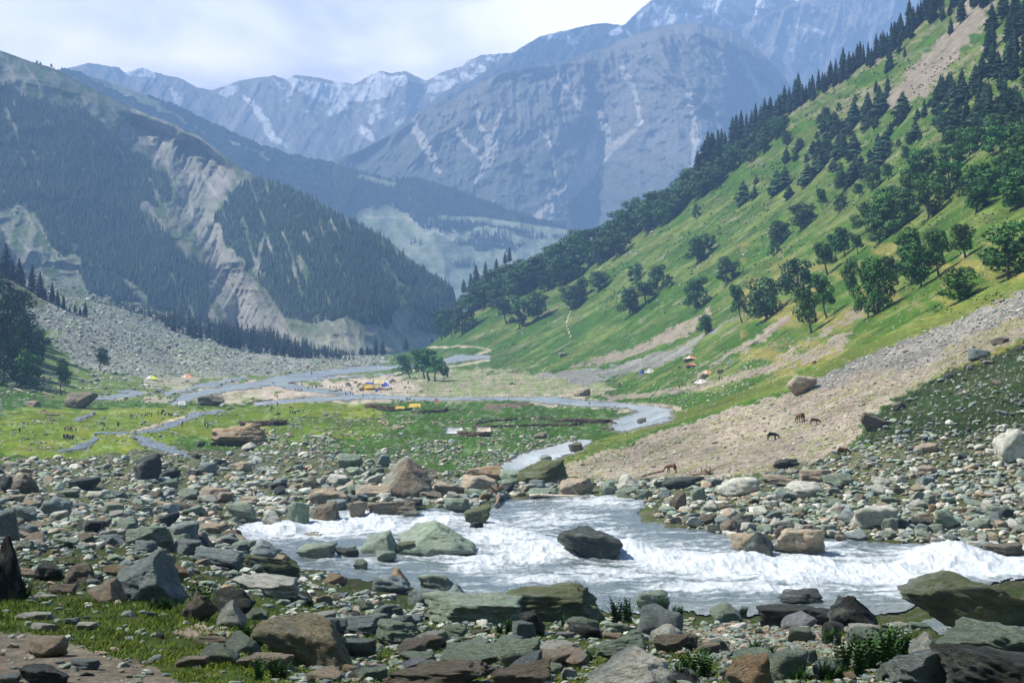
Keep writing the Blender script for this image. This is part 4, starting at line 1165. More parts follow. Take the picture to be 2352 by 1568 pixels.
def broadleaf(seed, slim=1.0, bare=.18, nleaf=2600):
    g = np.random.default_rng(seed); nl = g.integers(10, 16)
    lobes = []
    for k in range(nl):
        z = bare + .12 + (1 - bare - .24) * (k + .5) / nl; t = (z - bare) / (1 - bare)
        rr = .30 * slim * math.sin(math.pi * min(1, .18 + t * .78)) ** .7
        a = k * 2.4 + g.uniform(-.6, .6); q = g.uniform(.35, 1.0)
        lobes.append((rr * q * math.cos(a), rr * q * math.sin(a), z, g.uniform(.10, .175) * (.6 + .4 * slim)))
    C, Nn, S = [], [], []
    per = nleaf // nl
    for x, y, z, r in lobes:
        d = g.normal(size=(per, 3)); d /= np.linalg.norm(d, axis=1)[:, None]
        rad = r * g.uniform(.35, 1.12, per) ** .5 * (1 + .35 * (vnoise3(d * 2.2 + seed, seed) - .5))
        C.append(np.array([x, y, z]) + d * rad[:, None] * [1, 1, .82]); Nn.append(d + g.normal(size=d.shape) * .35)
    C = np.concatenate(C); Nn = np.concatenate(Nn); Nn /= np.linalg.norm(Nn, axis=1)[:, None]
    V, T = leaf_tris(C, Nn, np.full(len(C), .021), g)
    lc = np.repeat(g.uniform(.72, 1.3, len(C)), 4)[:, None] * np.ones(3); lc[:, 0] *= np.repeat(g.uniform(.85, 1.25, len(C)), 4); lc *= np.repeat(np.repeat(g.uniform(.65, 1.45, nl), per), 4)[:, None]
    parts = []; lean = g.uniform(-.12, .12, 2)
    p0 = np.array([0, 0, -.03]); p1 = np.array([lean[0] * .3, lean[1] * .3, max(bare, .08) * .8]); p2 = np.array([lean[0] * .2, lean[1] * .2, .42]); p3 = np.array([0, 0, .8])
    parts.append(tube([p0, p1, p2, p3], [.030, .022, .014, .004]))
    for x, y, z, r in lobes[::2]:
        parts.append(tube([p1 + (p2 - p1) * g.uniform(0, .8), np.array([x * .6, y * .6, z * .75]), np.array([x, y, z])], [.012, .008, .003], 5))
    return (V, T, lc), cat(parts)
def conifer(seed, wid=.16, tiers=20, per=10, bare=.05, full=False):
    g = np.random.default_rng(seed); V, T, K = [], [], []
    for i in range(tiers):
        t = i / (tiers - 1); z = bare + (1 - bare) * t ** .92; L_ = wid * ((1 - t) ** .75) * g.uniform(.8, 1.12) + .008
        if t < .12: L_ *= .75
        for k in range(per):
            a = g.uniform(0, 6.28); l = L_ * g.uniform(.6, 1.15); dz = -l * g.uniform(.25, .65); wd = l * .42 + .012
            ca, sa = math.cos(a), math.sin(a); o = len(V)
            zz = z + g.uniform(-.02, .02)
            V += [(0, 0, zz + .022), (ca * l * .6 - sa * wd, sa * l * .6 + ca * wd, zz + dz * .45 - .004), (ca * l, sa * l, zz + dz), (ca * l * .6 + sa * wd, sa * l * .6 - ca * wd, zz + dz * .45 - .006), (ca * l * .55, sa * l * .55, zz + dz * .2 + .012)]
            T += [(o, o + 1, o + 4), (o + 1, o + 2, o + 4), (o + 2, o + 3, o + 4), (o + 3, o, o + 4)]
            K += [g.uniform(.7, 1.3)] * 5
    V += [(0, 0, 1.03), (.006, .004, .93), (-.006, .003, .93), (0, -.007, .93)]; o = len(V) - 4; T += [(o, o + 1, o + 2), (o, o + 2, o + 3), (o, o + 3, o + 1)]; K += [1] * 4
    V = np.array(V, float); T = np.array(T); lc = np.array(K)[:, None] * np.ones(3)
    tr = tube([(0, 0, -.04), (0, 0, .5), (0, 0, .97)], [.014, .009, .002], 6)
    return (V, T, lc), tr
def tmesh(geo, nm):
    (V, T, lc), tr = geo
    return (mesh_np(nm + '_crown', V, tris=T, mat=LEAF, colr=lc), mesh_np(nm + '_trunk', tr[0], tris=tr[1], mat=BARK, smooth=True))
BL = [tmesh(broadleaf(20 + k, s, b), 'leafy') for k, (s, b) in enumerate([(1, .03), (1.05, .0), (.9, .06), (1.1, .02), (.95, -.02)])]
BT = [tmesh(broadleaf(40 + k, s, b, 1900), 'slender') for k, (s, b) in enumerate([(.75, .2), (.8, .16), (.65, .24)])]
CO = [tmesh(conifer(60 + k, wd, 22, 11), 'conifer') for k, wd in enumerate([.15, .13, .17, .12])]
PI_ = [tmesh(conifer(80 + k, wd, 15, 15, .02), 'young') for k, wd in enumerate([.30, .34, .27])]
def plant_tree(kind, u, v, h, w, lab, grp, cl=(.035, .085, .030), jig=True, lean=0):
    Y = float(gY(u, v)); H = h / F * Y; W = w / F * Y
    lib = {'B': BL, 'T': BT, 'C': CO, 'P': PI_}[kind]; k = random.randrange(len(lib)); cm, tm = lib[k]
    ex = cm.get('ex')
    if ex is None:
        a = np.empty(len(cm.vertices) * 3, np.float32); cm.vertices.foreach_get('co', a); a = a.reshape(-1, 3)
        ex = float(np.percentile(a[:, 0], 98) - np.percentile(a[:, 0], 2)); cm['ex'] = ex
    p = zat(u, v)
    nm = 'broadleaf_tree' if kind in 'BT' else 'conifer_tree'
    o = bpy.data.objects.new(nm, None); col.objects.link(o); o.location = (p[0], p[1], p[2] - .1); o.empty_display_size = .5
    o.rotation_euler = (0, R(lean), random.uniform(0, 6.28) if not lean else 0)
    sx = W / ex; o.scale = (sx, sx, H)
    for me, pn in ((tm, 'trunk'), (cm, 'crown')):
        c = bpy.data.objects.new(pn, me); col.objects.link(c); c.parent = o
        q = random.uniform(.8, 1.25); q *= LEAFK; c.color = (cl[0] * q * random.uniform(.85, 1.2), cl[1] * q, cl[2] * q, 1)
    tag(o, lab, 'tree', grp)
    return o
# single trees standing on the open slope: crop, x, foot y, height, width, kind
SLOPE = """
5 705 772 225 120 B the leftmost leafy tree at the foot of the right slope
5 765 748 200 110 B leafy tree second at the foot of the right slope
5 845 728 270 165 B broad leafy tree third at the foot of the right slope
5 925 585 140 100 B leafy tree above the trio at the foot of the right slope
5 1140 668 190 100 T forked leafy tree left of a close pair on the lower slope
5 1225 690 225 120 B left tree of the close pair on the lower slope
5 1340 638 190 130 B right tree of the close pair on the lower slope
5 1058 530 150 60 T thin tree in front of the dense belt's lower end
5 1575 562 175 145 B round tree with a footpath starting under it
5 1640 488 150 90 B narrow tree just behind the round tree on the footpath
5 1765 432 135 125 B round tree below the dense belt, right of the footpath trees
5 1995 387 140 102 B oval tree standing clear of the belt in mid slope
5 2150 442 185 135 B dark round tree at the top of a row of three in mid slope
5 2080 532 160 110 T bare-stemmed tree in the middle of a row of three
5 1970 612 200 135 B dark round tree at the bottom of a row of three
5 2225 428 100 62 B small round tree beside the row of three
6 160 258 190 130 B leafy tree of the pair in mid slope, left one
6 235 186 140 80 B smaller tree of the pair in mid slope, right one
6 350 392 190 160 B round crowned tree in the bright middle slope
6 150 568 232 180 B spreading tree low in the bright middle slope
6 215 742 140 102 B small lone tree above the gravel tongue
6 460 657 285 100 T slender leaning tree left of the broad dark tree
6 605 645 305 215 B broad dark tree above the long gravel streak
6 688 612 170 60 T thin sapling right of the broad dark tree
6 670 195 130 70 B lower tree of a dark clump in the upper slope
6 712 125 170 120 B main tree of a dark clump in the upper slope
6 925 732 345 155 T tall tree with a curved foot standing lowest on the slope
6 1030 630 330 135 T tall forked tree behind the curved-foot tree
6 830 500 290 220 B wide crown rising behind the curved-foot tree
6 1035 340 240 115 T slim tree between the wide crown and the higher saplings
6 1100 242 200 90 T thin bending tree, left one of two, in the upper right slope
6 1150 212 215 110 T thin bending tree, right one of two, in the upper right slope
6 1240 202 150 70 T small leaning tree with a bent foot
6 1385 130 200 185 B leaning broad tree with exposed trunk in the upper right slope
6 1300 632 420 180 B tall dark tree with a bright trunk foot on the lower right slope
6 1365 602 400 170 B tall dark tree twinned with the bright-footed one
6 1480 462 280 125 T strongly leaning tree on the lower right slope
6 1185 470 260 120 B tree behind and left of the tall dark twins
6 1590 402 400 205 B tall dense tree in the dark right-hand group
6 1660 412 300 155 B lower tree in the dark right-hand group
6 1780 332 330 145 T slanting trunk tree in the dark right-hand group
6 1825 257 260 105 T slender tree near the top of the dark right-hand group
6 1910 515 250 195 B dark bushy tree standing alone beneath the slope group
6 1960 222 250 160 T double-stemmed tree leaning out at the right
6 2255 345 400 340 B very large dark tree at the right edge of the slope
a 755 1097 100 50 C small sharp conifer on the pale upper slope
a 818 1077 66 42 C tiny conifer right of the small sharp conifer
a 555 1232 50 36 P tiny bush-like conifer in the pale slope
a 465 1367 150 92 P bushy conifer at the left of the pale slope
a 540 1337 90 52 P small bushy conifer close to the left one
a 690 1297 160 100 P tall bushy conifer of the middle clump
a 745 1262 150 90 P second bushy conifer of the middle clump
a 895 1237 150 102 P bushy conifer at the right of the middle clump
a 775 1327 90 66 P small conifer below the middle clump
a 975 1152 125 82 P round conifer above the middle clump
a 145 1467 105 60 B small round tree near the belt on the upper slope
a 865 1542 190 165 B dark round tree alone above the middle slope
a 1145 1287 150 122 B round tree with a trunk bent to the right
a 1000 1412 160 62 T narrow column tree in mid upper slope
a 1115 1417 130 90 B small dark round tree beside the narrow column tree
a 1250 1327 100 72 T pale green small tree with a leaning stem
a 1335 1280 190 115 B dense tree casting a long shadow, in the upper slope
a 1445 1202 120 82 T small tree right of the dense shadow-casting tree
a 1640 1232 170 82 B dark oval tree left of the big right-hand wood
a 1565 1077 120 62 T thin leaning tree in the upper right slope
a 1220 1107 80 52 P small conifer high in the upper slope
a 1370 1092 90 62 P small conifer right of centre in the upper slope
a 1300 1565 210 190 B broad round tree in a pair above the slim trees
a 1400 1465 130 110 B round tree with branches to the right, above the slim trees
"""
def slope_trees():
    for r in SLOPE.strip().splitlines():
        c, x, y, h, w_, k, lab = r.split(None, 6); u, v, s = cvt(c, float(x), float(y))
        near = u > 1850 and v > 450
        lean = 0
        if k == 'T': lean = random.uniform(-14, -4)
        plant_tree(k, u, v, float(h) * s, float(w_) * s, lab, 'trees on the right slope', (.034, .095, .022) if near else (.032, .080, .028), lean=lean)
slope_trees()
def along(line, n, spread, g, below=True):
    L_ = np.array(line, float); d = np.r_[0, np.cumsum(np.hypot(*np.diff(L_, axis=0).T))]
    q = (np.arange(n) + g.uniform(0, 1, n)) / n * d[-1]
    return np.interp(q, d, L_[:, 0]), np.interp(q, d, L_[:, 1]) + spread * g.uniform(0, 1, n)
def belts():
    g = np.random.default_rng(11)
    n_b = n_c = 0
    ln = [(1085,702),(1130,690),(1200,655),(1260,640),(1330,600),(1400,570),(1470,525),(1540,480),(1600,440),(1680,380),(1760,330),(1800,300)]
    sp = lambda u: np.interp(u, [1085, 1130, 1300, 1500, 1600, 1800], [6, 22, 34, 34, 26, 22])
    us, vs = along(ln, 96, 1, g); vs = np.interp(us, *zip(*ln)) + (g.uniform(-.55, 1, len(us))) * sp(us)
    for u, v in sorted(zip(us, vs), key=lambda q: q[1]):
        h = np.interp(u, [1085, 1300, 1600, 1800], [52, 60, 52, 38]) * g.uniform(.8, 1.2)
        z = 'lower' if u < 1260 else 'middle' if u < 1480 else 'upper'
        plant_tree('B', u, v, h, h * g.uniform(.72, .95), f'leafy green tree packed in the {z} part of the dense belt up the right slope', 'trees of the dense belt up the right slope')
        n_b += 1
    # conifers on the skyline of the right slope
    ridge = [(1600,392),(1660,352),(1700,325),(1760,290),(1830,245),(1900,198),(1960,160),(2010,135),(2060,100),(2100,60),(2150,10)]
    us, vs = along(ridge, 78, 1, g)
    for u in us:
        v = np.interp(u, *zip(*ridge)) + g.uniform(-3, 14); h = g.uniform(34, 74)
        plant_tree('C', u, v, h, h * g.uniform(.2, .34), 'tall pointed conifer on the skyline row of the right slope', 'conifers along the skyline of the right slope', (.018, .040, .028))
    for u, v, h in [(1620,385,62),(1635,388,80),(1648,380,60),(1606,400,45),(1641,386,52)]: plant_tree('C', u, v, h, h * .5, 'broad dark conifer at the lower end of the skyline row', 'conifers at the lower end of the skyline row', (.018, .040, .028))
    for u, v, h, lab in [(1065,671,32,'lone dark conifer at the left of three above the slope foot'), (1081,665,38,'short conifer beside the tallest skyline conifer'),(1093,668,58,'tallest pointed conifer above the slope foot'),(1115,635,33,'slim conifer right of the tallest pointed conifer'),(1140,622,28,'small conifer over the lower belt'),(1160,605,26,'conifer left of the belt top conifer'),(1170,600,33,'conifer sticking out of the lower belt')]:
        plant_tree('C', u, v, h, h * .36, lab, None, (.018, .042, .028))
    # mixed conifers over the upper right
    zones = [([(1800,330),(1990,210),(2020,270),(1900,400),(1830,400)], 34, 22, 38, 'P', 'young'), ([(1880,300),(2100,210),(2352,180),(2352,330),(2100,330),(1990,420),(1900,430)], 90, 26, 52, 'P', 'young'),
             ([(2150,200),(2352,60),(2400,60),(2400,330),(2200,330),(2120,270)], 66, 40, 66, 'C', 'mature'), ([(2040,60),(2110,-10),(2330,-60),(2400,60),(2200,90),(2080,120)], 36, 38, 60, 'C', 'mature'), ([(1990,230),(2050,110),(2090,130),(2030,240)], 10, 34, 48, 'C', 'mature')]
    nm = {0: 'below the skyline row', 1: 'scattered over the stony upper slope', 2: 'in the dark wood at the upper right edge', 3: 'around the cliffs at the top right', 4: 'beside the high scree'}
    for zi, (z, n, lo, hi, k, age) in enumerate(zones):
        za = np.array(z, float); a, b = za.min(0), za.max(0); c = 0
        while c < n:
            u, v = g.uniform(a[0], b[0]), g.uniform(a[1], b[1])
            if not inpoly(np.array([u]), np.array([v]), z)[0]: continue
            h = g.uniform(lo * .65, hi * 1.15); kk = 'B' if g.random() < .25 and k == 'P' else k; plant_tree(kk, u, v, h, h * g.uniform(.8, 1.2) * (.62 if k == 'P' else .36), f"{age} dark {'bushy tree' if kk == 'B' else 'conifer'} {nm[zi]}", ('bushy trees ' if kk == 'B' else 'conifers ') + nm[zi], (.026, .060, .030)); c += 1; n_c += 1
    # broadleaf wood at the right edge
    z = [(2010,520),(2100,420),(2200,330),(2352,290),(2420,330),(2420,560),(2300,560),(2150,560),(2060,580)]; c = 0
    while c < 34:
        u, v = g.uniform(2000, 2420), g.uniform(290, 580)
        if not inpoly(np.array([u]), np.array([v]), z)[0]: continue
        h = np.interp(v, [290, 580], [55, 100]) * g.uniform(.8, 1.2)
        plant_tree('B', u, v, h, h * .8, 'leafy tree in the wood at the right edge of the slope', 'leafy trees at the right edge', (.034, .095, .022)); c += 1
    # left side
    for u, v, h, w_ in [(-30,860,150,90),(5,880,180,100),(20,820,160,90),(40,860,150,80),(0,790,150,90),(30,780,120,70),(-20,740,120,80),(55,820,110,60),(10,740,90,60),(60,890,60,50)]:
        plant_tree('B', u, v, h, w_, 'dark leafy tree in the shadowed wood at the left edge', 'trees of the wood at the left edge', (.020, .050, .020))  # shadow lying over this wood is put into the darker leaf colour
    plant_tree('B', 70, 895, 92, 55, 'bright green tree standing in front of the left edge wood', None, (.034, .105, .02))
    plant_tree('B', 88, 838, 88, 44, 'tall tree at the right side of the left edge wood', None, (.03, .07, .028))
    plant_tree('T', 141, 908, 90, 30, 'thin bare-stemmed tree near the craggy valley boulder', None, (.05, .10, .045), lean=2)
    plant_tree('T', 231, 852, 58, 28, 'single thin tree at the foot of the talus slope', None, (.05, .10, .06), lean=5)
    for u, v, h in [(3,632,52),(14,636,95),(28,640,60),(44,648,70),(52,654,48),(74,668,75),(92,680,70),(104,684,30),(120,690,52),(132,698,42),(146,706,36),(160,712,18),(172,716,26),(184,722,24),(196,724,42)]:
        h *= .84; plant_tree('C', u, v + 4, h, h * .32, uniq('pointed conifer on the top edge of the left talus slope'), 'conifers on the top of the left talus', (.016, .036, .026))
    # valley trees
    for c, x, y, h, w_, k, ln_, lab in [('5',490,1028,185,90,'T',-22,'slender tree leaning left, west of the valley tree clump'),('5',585,1035,220,120,'T',-12,'left tree of the valley clump on the plain'),('5',620,1048,230,140,'T',-6,'middle tree of the valley clump on the plain'),('5',660,1052,190,120,'T',4,'right tree of the valley clump on the plain'),('5',715,1045,115,40,'T',12,'nearly bare leaning tree right of the valley clump')]:
        u, v, s = cvt(c, x, y); plant_tree(k, u, v, h * s, w_ * s, lab, None, (.04, .11, .03), lean=ln_)
    for c, x, y, h, w_, lab in [('5',258,872,120,36,'taller left conifer of the pair at the valley end'),('5',303,870,95,42,'right conifer of the pair at the valley end'),('5',160,874,58,38,'squat conifer left of the valley end pair'),('5',200,872,58,28,'thin conifer next to the valley end pair'),('5',222,872,42,28,'smallest conifer next to the valley end pair'),('5',458,845,85,42,'crooked conifer by the valley exit'),('5',635,785,30,22,'tiny conifer at the tip of the right slope')]:
        u, v, s = cvt(c, x, y); plant_tree('C', u, v, h * s, w_ * s, lab, None, (.02, .045, .03))
belts()
for u_, v_, h_, lb in [(85,147,12,'leftmost tiny tree on the bare skyline of the left mountain'),(93,150,11,'second tiny tree on the bare skyline of the left mountain'),(118,154,11,'third tiny tree on the bare skyline of the left mountain'),(124,156,5,'smallest bush-like tree on the bare skyline of the left mountain')]:
    p = surf_b(u_, v_ + 3); H = h_ / F * float(p[1]); o = bpy.data.objects.new('broadleaf_tree', None); col.objects.link(o); o.location = tuple(p); o.scale = (H, H, H); tag(o, lb, 'tree')
    for me, pn in ((BT[0][1], 'trunk'), (BT[0][0], 'crown')):
        c_ = bpy.data.objects.new(pn, me); col.objects.link(c_); c_.parent = o; c_.color = (.03, .06, .03, 1)

# far woods: too many to count, one object each
def far_cone(g):
    V, T = [], []
    for lv, (z0, z1, r) in enumerate([(.02, .42, .17), (.25, .7, .125), (.5, 1.0, .08)]):
        o = len(V); V.append((0, 0, z1)); n = 6
        for k in range(n):
            a = 6.28 * k / n + lv; rr = r * g.uniform(.65, 1.25); V.append((rr * math.cos(a), rr * math.sin(a), z0 + g.uniform(-.04, .06)))
        for k in range(n): T.append((o, o + 1 + k, o + 1 + (k + 1) % n))
    return np.array(V, float), np.array(T), None
def far_blob(g):
    d, f = ico(1); r = g.uniform(.6, 1.2, len(d))[:, None]; return d * r * [.42, .42, .45] + [0, 0, .45], f, None
def woods():
    g = np.random.default_rng(21); cones = [far_cone(g) for _ in range(8)]; blobs = [far_blob(g) for _ in range(6)]
    # forests of the near left mountain
    u = g.uniform(-60, 1060, 60000); v = g.uniform(180, 800, 60000)
    k = forest_b(u, v) & (v > np.interp(u, *zip(*SIL_B)) + 3); u, v = u[k][:15000], v[k][:15000]
    P = surf_b(u, v); h = np.interp(v, [200, 700], [13, 19]) * g.uniform(.6, 1.3, len(u)) * np.where(u > 500, .95, 1.0); H = h / F * P[:, 1]; P[:, 2] -= H * .1
    c = C_(.026, .050, .034)[None] * g.uniform(.6, 1.5, (len(u), 1))
    merge_scatter('forest', cones, P, np.stack([H * 1.15, H * 1.15, H], -1), g.uniform(0, 6, len(u)), c, LEAF2)
    u = g.uniform(100, 1350, 60000); v = g.uniform(140, 580, 60000)
    k = forest_a(u, v) & (v > np.interp(u, *zip(*SIL_A)) + 1) & ((u > 1055) | (v < np.interp(u, *zip(*SIL_B)) + 4)); u, v = u[k][:9000], v[k][:9000]
    P = surf_a(u, v); h = g.uniform(7, 12, len(u)); H = h / F * P[:, 1]; c = C_(.026, .048, .034)[None] * g.uniform(.7, 1.4, (len(u), 1))
    kb = (u < 760); o = (cones, blobs)
    for nm, m, tp, sw in (('forest', ~kb, cones, 1.1), ('forest', kb, blobs, 1.2)):
        P_ = P[m]; P_[:, 2] -= H[m] * .1
        merge_scatter(nm, tp, P_, np.stack([H[m] * sw, H[m] * sw, H[m] * (1 if tp is cones else .8)], -1), g.uniform(0, 6, m.sum()), c[m], LEAF2)
    # meadow clumps
    pts = []
    for a, b, n, s in [(905,470,10,14),(990,520,18,14),(1020,528,20,16),(1070,520,14,14),(1100,540,16,20),(1180,540,16,20),(1240,545,10,20),(1065,612,22,10),(960,560,4,8),(870,478,6,10),(1140,548,16,14)]:
        pts += [(a + g.normal() * s, b + g.normal() * s * .3) for _ in range(n)]
    pu = np.array(pts); P = surf_a(pu[:, 0], pu[:, 1]); H = g.uniform(12, 22, len(pu)) / F * P[:, 1]
    merge_scatter('forest', cones, P, np.stack([H, H, H], -1), g.uniform(0, 6, len(pu)), C_(.024, .045, .032)[None] * g.uniform(.7, 1.4, (len(pu), 1)), LEAF2)
    # conifer belt behind the talus
    ln = np.array([(190,720),(240,722),(300,735),(400,756),(500,782),(600,805),(680,820),(760,826),(820,828)], float)
    u = g.uniform(165, 815, 950); d = g.uniform(0, 1, 950); Y = 1450 + d * 500
    vb = np.interp(u, *ln.T); P = pt(u, vb + 9 - d * 10, Y); H = np.interp(u, [165, 240, 420, 560, 620, 700, 815], [20, 30, 40, 46, 50, 38, 22]) * g.uniform(.7, 1.2, 950) / F * Y
    P[:, 2] -= H * .15
    big = [conifer(90 + k, .17, 12, 7)[0] for k in range(5)]
    merge_scatter('forest', big, P, np.stack([H * 1.3, H * 1.3, H * 1.2], -1), g.uniform(0, 6, 950), C_(.018, .040, .028)[None] * g.uniform(.7, 1.4, (950, 1)), LEAF2)
woods()

# ------------------------------------------------------------------ ferns, low plants, grass
GREENL = leafmat2('fern_and_grass')
def fern_geo(g, n=26, h=1.0):
    V, T, K = [], [], []
    for i in range(n):
        a = g.uniform(0, 6.28); L_ = h * g.uniform(.65, 1.1); out_ = g.uniform(.15, .6); prev = None
        base = np.array([g.normal() * .06, g.normal() * .06, 0]); k = g.uniform(.6, 1.5)
        m = 9
        for j in range(m):
            t = (j + .5) / m; q = base + np.array([math.cos(a) * out_ * t ** 1.7 * L_, math.sin(a) * out_ * t ** 1.7 * L_, L_ * (t - .25 * out_ * t ** 3)])
            ll = .13 * h * (1 - t) ** .8 + .02
            for sgn in (-1, 1):
                s = np.array([-math.sin(a), math.cos(a), -.15]) * sgn; dd = np.array([math.cos(a) * .5, math.sin(a) * .5, .8])
                o = len(V); V += [q - dd * .03 * h, q + s * ll + dd * .02 * h, q + dd * .055 * h]; T.append((o, o + 1, o + 2)); K += [k] * 3
    return np.array(V), np.array(T), np.array(K)[:, None] * np.ones(3)
FERNS = """
1 885 1010 190 185 dark bushy fern in front of the large blue-grey slab
1 1345 1150 200 260 tall dark fern in the shade of the dark smooth boulder
1 160 1010 120 130 low dark fern beside the big black boulder
1 1080 1090 220 90 leafy weeds below the large blue-grey slab
1 1700 1330 240 170 broad-leaved weeds under the huge orange-stained boulder
1 1830 1550 280 150 leafy weeds at the bottom below the brown layered slab
2 1910 1165 200 155 upright fern clump at the water edge
2 2180 1090 120 90 fern growing over the pale green rock
2 2290 1100 90 60 small fern right of the pale green rock
2 620 1330 260 130 nettle-like weeds between the domed rock and the pale block
2 1140 1240 200 110 fern tuft on the long pale green slab
2 1660 1420 150 90 fern tuft behind the large whitish boulder
2 640 1140 160 80 grassy weeds at the left of the long pale green slab
2 1540 1200 100 80 small fern left of the lilac stones
2 2330 1560 160 130 dark fern at the bottom right of the whitish boulder
3 150 1540 260 220 dark fern mass at the bottom beside the orange-pink boulder
3 580 1400 190 120 fern behind the orange-pink boulder
3 1180 1520 330 250 large dark fern bed at the bottom right
3 1370 1480 330 280 tallest part of the dark fern bed beside the pale grey rock
3 1060 1320 160 110 fern in front of the black jagged pyramid rock
3 1500 1400 200 200 right end of the dark fern bed
3 1820 1350 110 100 fern right of the pale grey rock
3 840 1560 150 100 fern at the bottom edge between mossy and dark rocks
3 465 1110 60 70 small plant beside the pale green pyramid rock
3 1060 1556 200 140 low front part of the dark fern bed
"""
def plants():
    g = np.random.default_rng(31)
    for r in FERNS.strip().splitlines():
        c, x, y, w_, h, lab = r.split(None, 5); u, v, s = cvt(c, float(x), float(y)); Y = float(gY(u, v)); H = 1.25 * float(h) * s / F * Y; W = float(w_) * s / F * Y
        parts = []; KK = []; n = max(1, int(round(W / H * 2.2)))
        for i in range(n):
            V, T, K = fern_geo(g, 26, 1.0); V = V * [H * .9, H * .9, H * g.uniform(.75, 1.05)] + [(i + .5) / n * W * .8 - W * .4 + g.normal() * .03 * W, g.normal() * .12 * W, 0]
            parts.append((V, T)); KK.append(K)
        V, T = cat(parts); K = np.concatenate(KK) * C_(.030, .075, .018)
        p = zat(u, v); link('fern', mesh_np('fern', V, tris=T, mat=GREENL, colr=K), loc=(p[0], p[1], p[2] - .03), label=lab, cat='plant', group='ferns and weeds of the near bank')
    # grass blades of the near bank
    n = 46000; u = g.uniform(-40, 2400, n); v = g.uniform(1290, 1600, n)
    dens = np.where((u < 700) & (v > 1380), .95, .30) * (fbm(u / 60, v / 24, 35, 4) + g.uniform(-.12, .12, n) > .45)
    dens = dens * ~(inpoly(u, v, Z_DIRT)) 
    k = (g.random(n) < dens) & inpoly(u, v, Z_NEAR); u, v = u[k], v[k]; P = zat(u, v); Y = P[:, 1]; m = len(u)
    H = np.minimum(.05 + .10 * g.random(m), 9 / F * Y) * 1.3; nb = 6
    a = g.uniform(0, 6.28, (m, nb)); off = g.normal(size=(m, nb, 2)) * (.045 + Y[:, None, None] * .0008)
    B = P[:, None] + np.concatenate([off, np.full((m, nb, 1), -.02)], -1)
    wd = (.006 + Y * .00022)[:, None, None]; s = np.stack([np.cos(a), np.sin(a), 0 * a], -1) * wd
    tip = B + np.concatenate([g.normal(size=(m, nb, 2)) * .05, (H[:, None] * g.uniform(.5, 1.2, (m, nb)))[..., None]], -1)
    V = np.stack([B - s, B + s, tip], 2).reshape(-1, 3); T = np.arange(len(V)).reshape(-1, 3)
    K = np.repeat((C_(.085, .14, .018)[None] * g.uniform(.55, 1.5, (m * nb, 1)) * np.array([1, 1, 1]) + g.uniform(0, .06, (m * nb, 1)) * [1, .7, .1]), 3, 0)
    link('grass', mesh_np('grass', V, tris=T, mat=GREENL, colr=K), kind='stuff')
    # low dark shrubs on the meadow
    u = g.uniform(820, 1500, 2200); v = g.uniform(915, 1060, 2200); k = (fbm(u / 40, v / 10, 37, 4) > .52) & ~stream_in(u, v, 1.3); u, v = u[k], v[k]; P = zat(u, v)
    blobs = [leafball(g) for _ in range(4)]; W = g.uniform(2.5, 6, len(u)) / F * P[:, 1]
    merge_scatter('low_scrub', blobs, P, np.stack([W, W, W * .5], -1), g.uniform(0, 6, len(u)), C_(.04, .09, .015)[None] * g.uniform(.6, 1.5, (len(u), 1)), LEAF2)
def slope_brush():
    g = np.random.default_rng(77); u = g.uniform(1250, 2400, 9000); v = g.uniform(120, 720, 9000)
    k = (v > np.interp(u, *zip(*RIDGE)) + 14) & (fbm(u / 50, v / 30, 38, 4) + g.uniform(-.1, .1, 9000) > np.interp(v, [150, 400, 700], [.46, .54, .62])) & (v < 1300 - u * .45 + 420 * (u > 2000) + 120)
    u, v = u[k], v[k]; P = zat(u, v); W = g.uniform(2.2, 7, len(u)) / F * P[:, 1]
    merge_scatter('low_scrub', [leafball(g) for _ in range(5)], P, np.stack([W, W, W * .8], -1), g.uniform(0, 6, len(u)), C_(.035, .075, .018)[None] * g.uniform(.6, 1.5, (len(u), 1)), LEAF2)
def leafball(g):
    d = g.normal(size=(26, 3)); d /= np.linalg.norm(d, axis=1)[:, None]; d[:, 2] = abs(d[:, 2]); V, T = leaf_tris(d * .45, d, np.full(26, .22), g); return V, T, None
plants()
slope_brush()

# ------------------------------------------------------------------ people and animals (skin grown on a skeleton, one surface each)
def skinned(name, verts, edges, radii, sub=1):
    me = bpy.data.meshes.new(name + '_rig'); me.from_pydata(verts, edges, []); ob = bpy.data.objects.new(name + '_rig', me); col.objects.link(ob)
    sk = ob.modifiers.new('s', 'SKIN'); sv = me.skin_vertices[0].data
    for i, r in enumerate(radii): sv[i].radius = (r, r) if not isinstance(r, tuple) else r
    sv[0].use_root = True; sk.use_smooth_shade = True
    m2 = ob.modifiers.new('u', 'SUBSURF'); m2.levels = sub
    dg = bpy.context.evaluated_depsgraph_get(); out_ = bpy.data.meshes.new_from_object(ob.evaluated_get(dg)); out_.name = name
    bpy.data.objects.remove(ob); bpy.data.meshes.remove(me); return out_
SKINM = mat_plain('skin', (.30, .17, .10), .6, .1); HAIRM = mat_plain('dark_hair', (.02, .015, .012), .7, .2)
CLOTH = mat_plain('jacket_cloth', (1, 1, 1), .9, .2, 3, objcol=True); TROUS = mat_plain('dark_trousers', (.035, .038, .05), .9, .3, 3)
COAT = mat_plain('animal_coat', (1, 1, 1), .7, .25, 3, objcol=True); MANE = mat_plain('dark_mane', (.02, .013, .01), .8, .2)
WOOL = mat_plain('sheep_wool', (.52, .42, .28), .95, .3, 6)
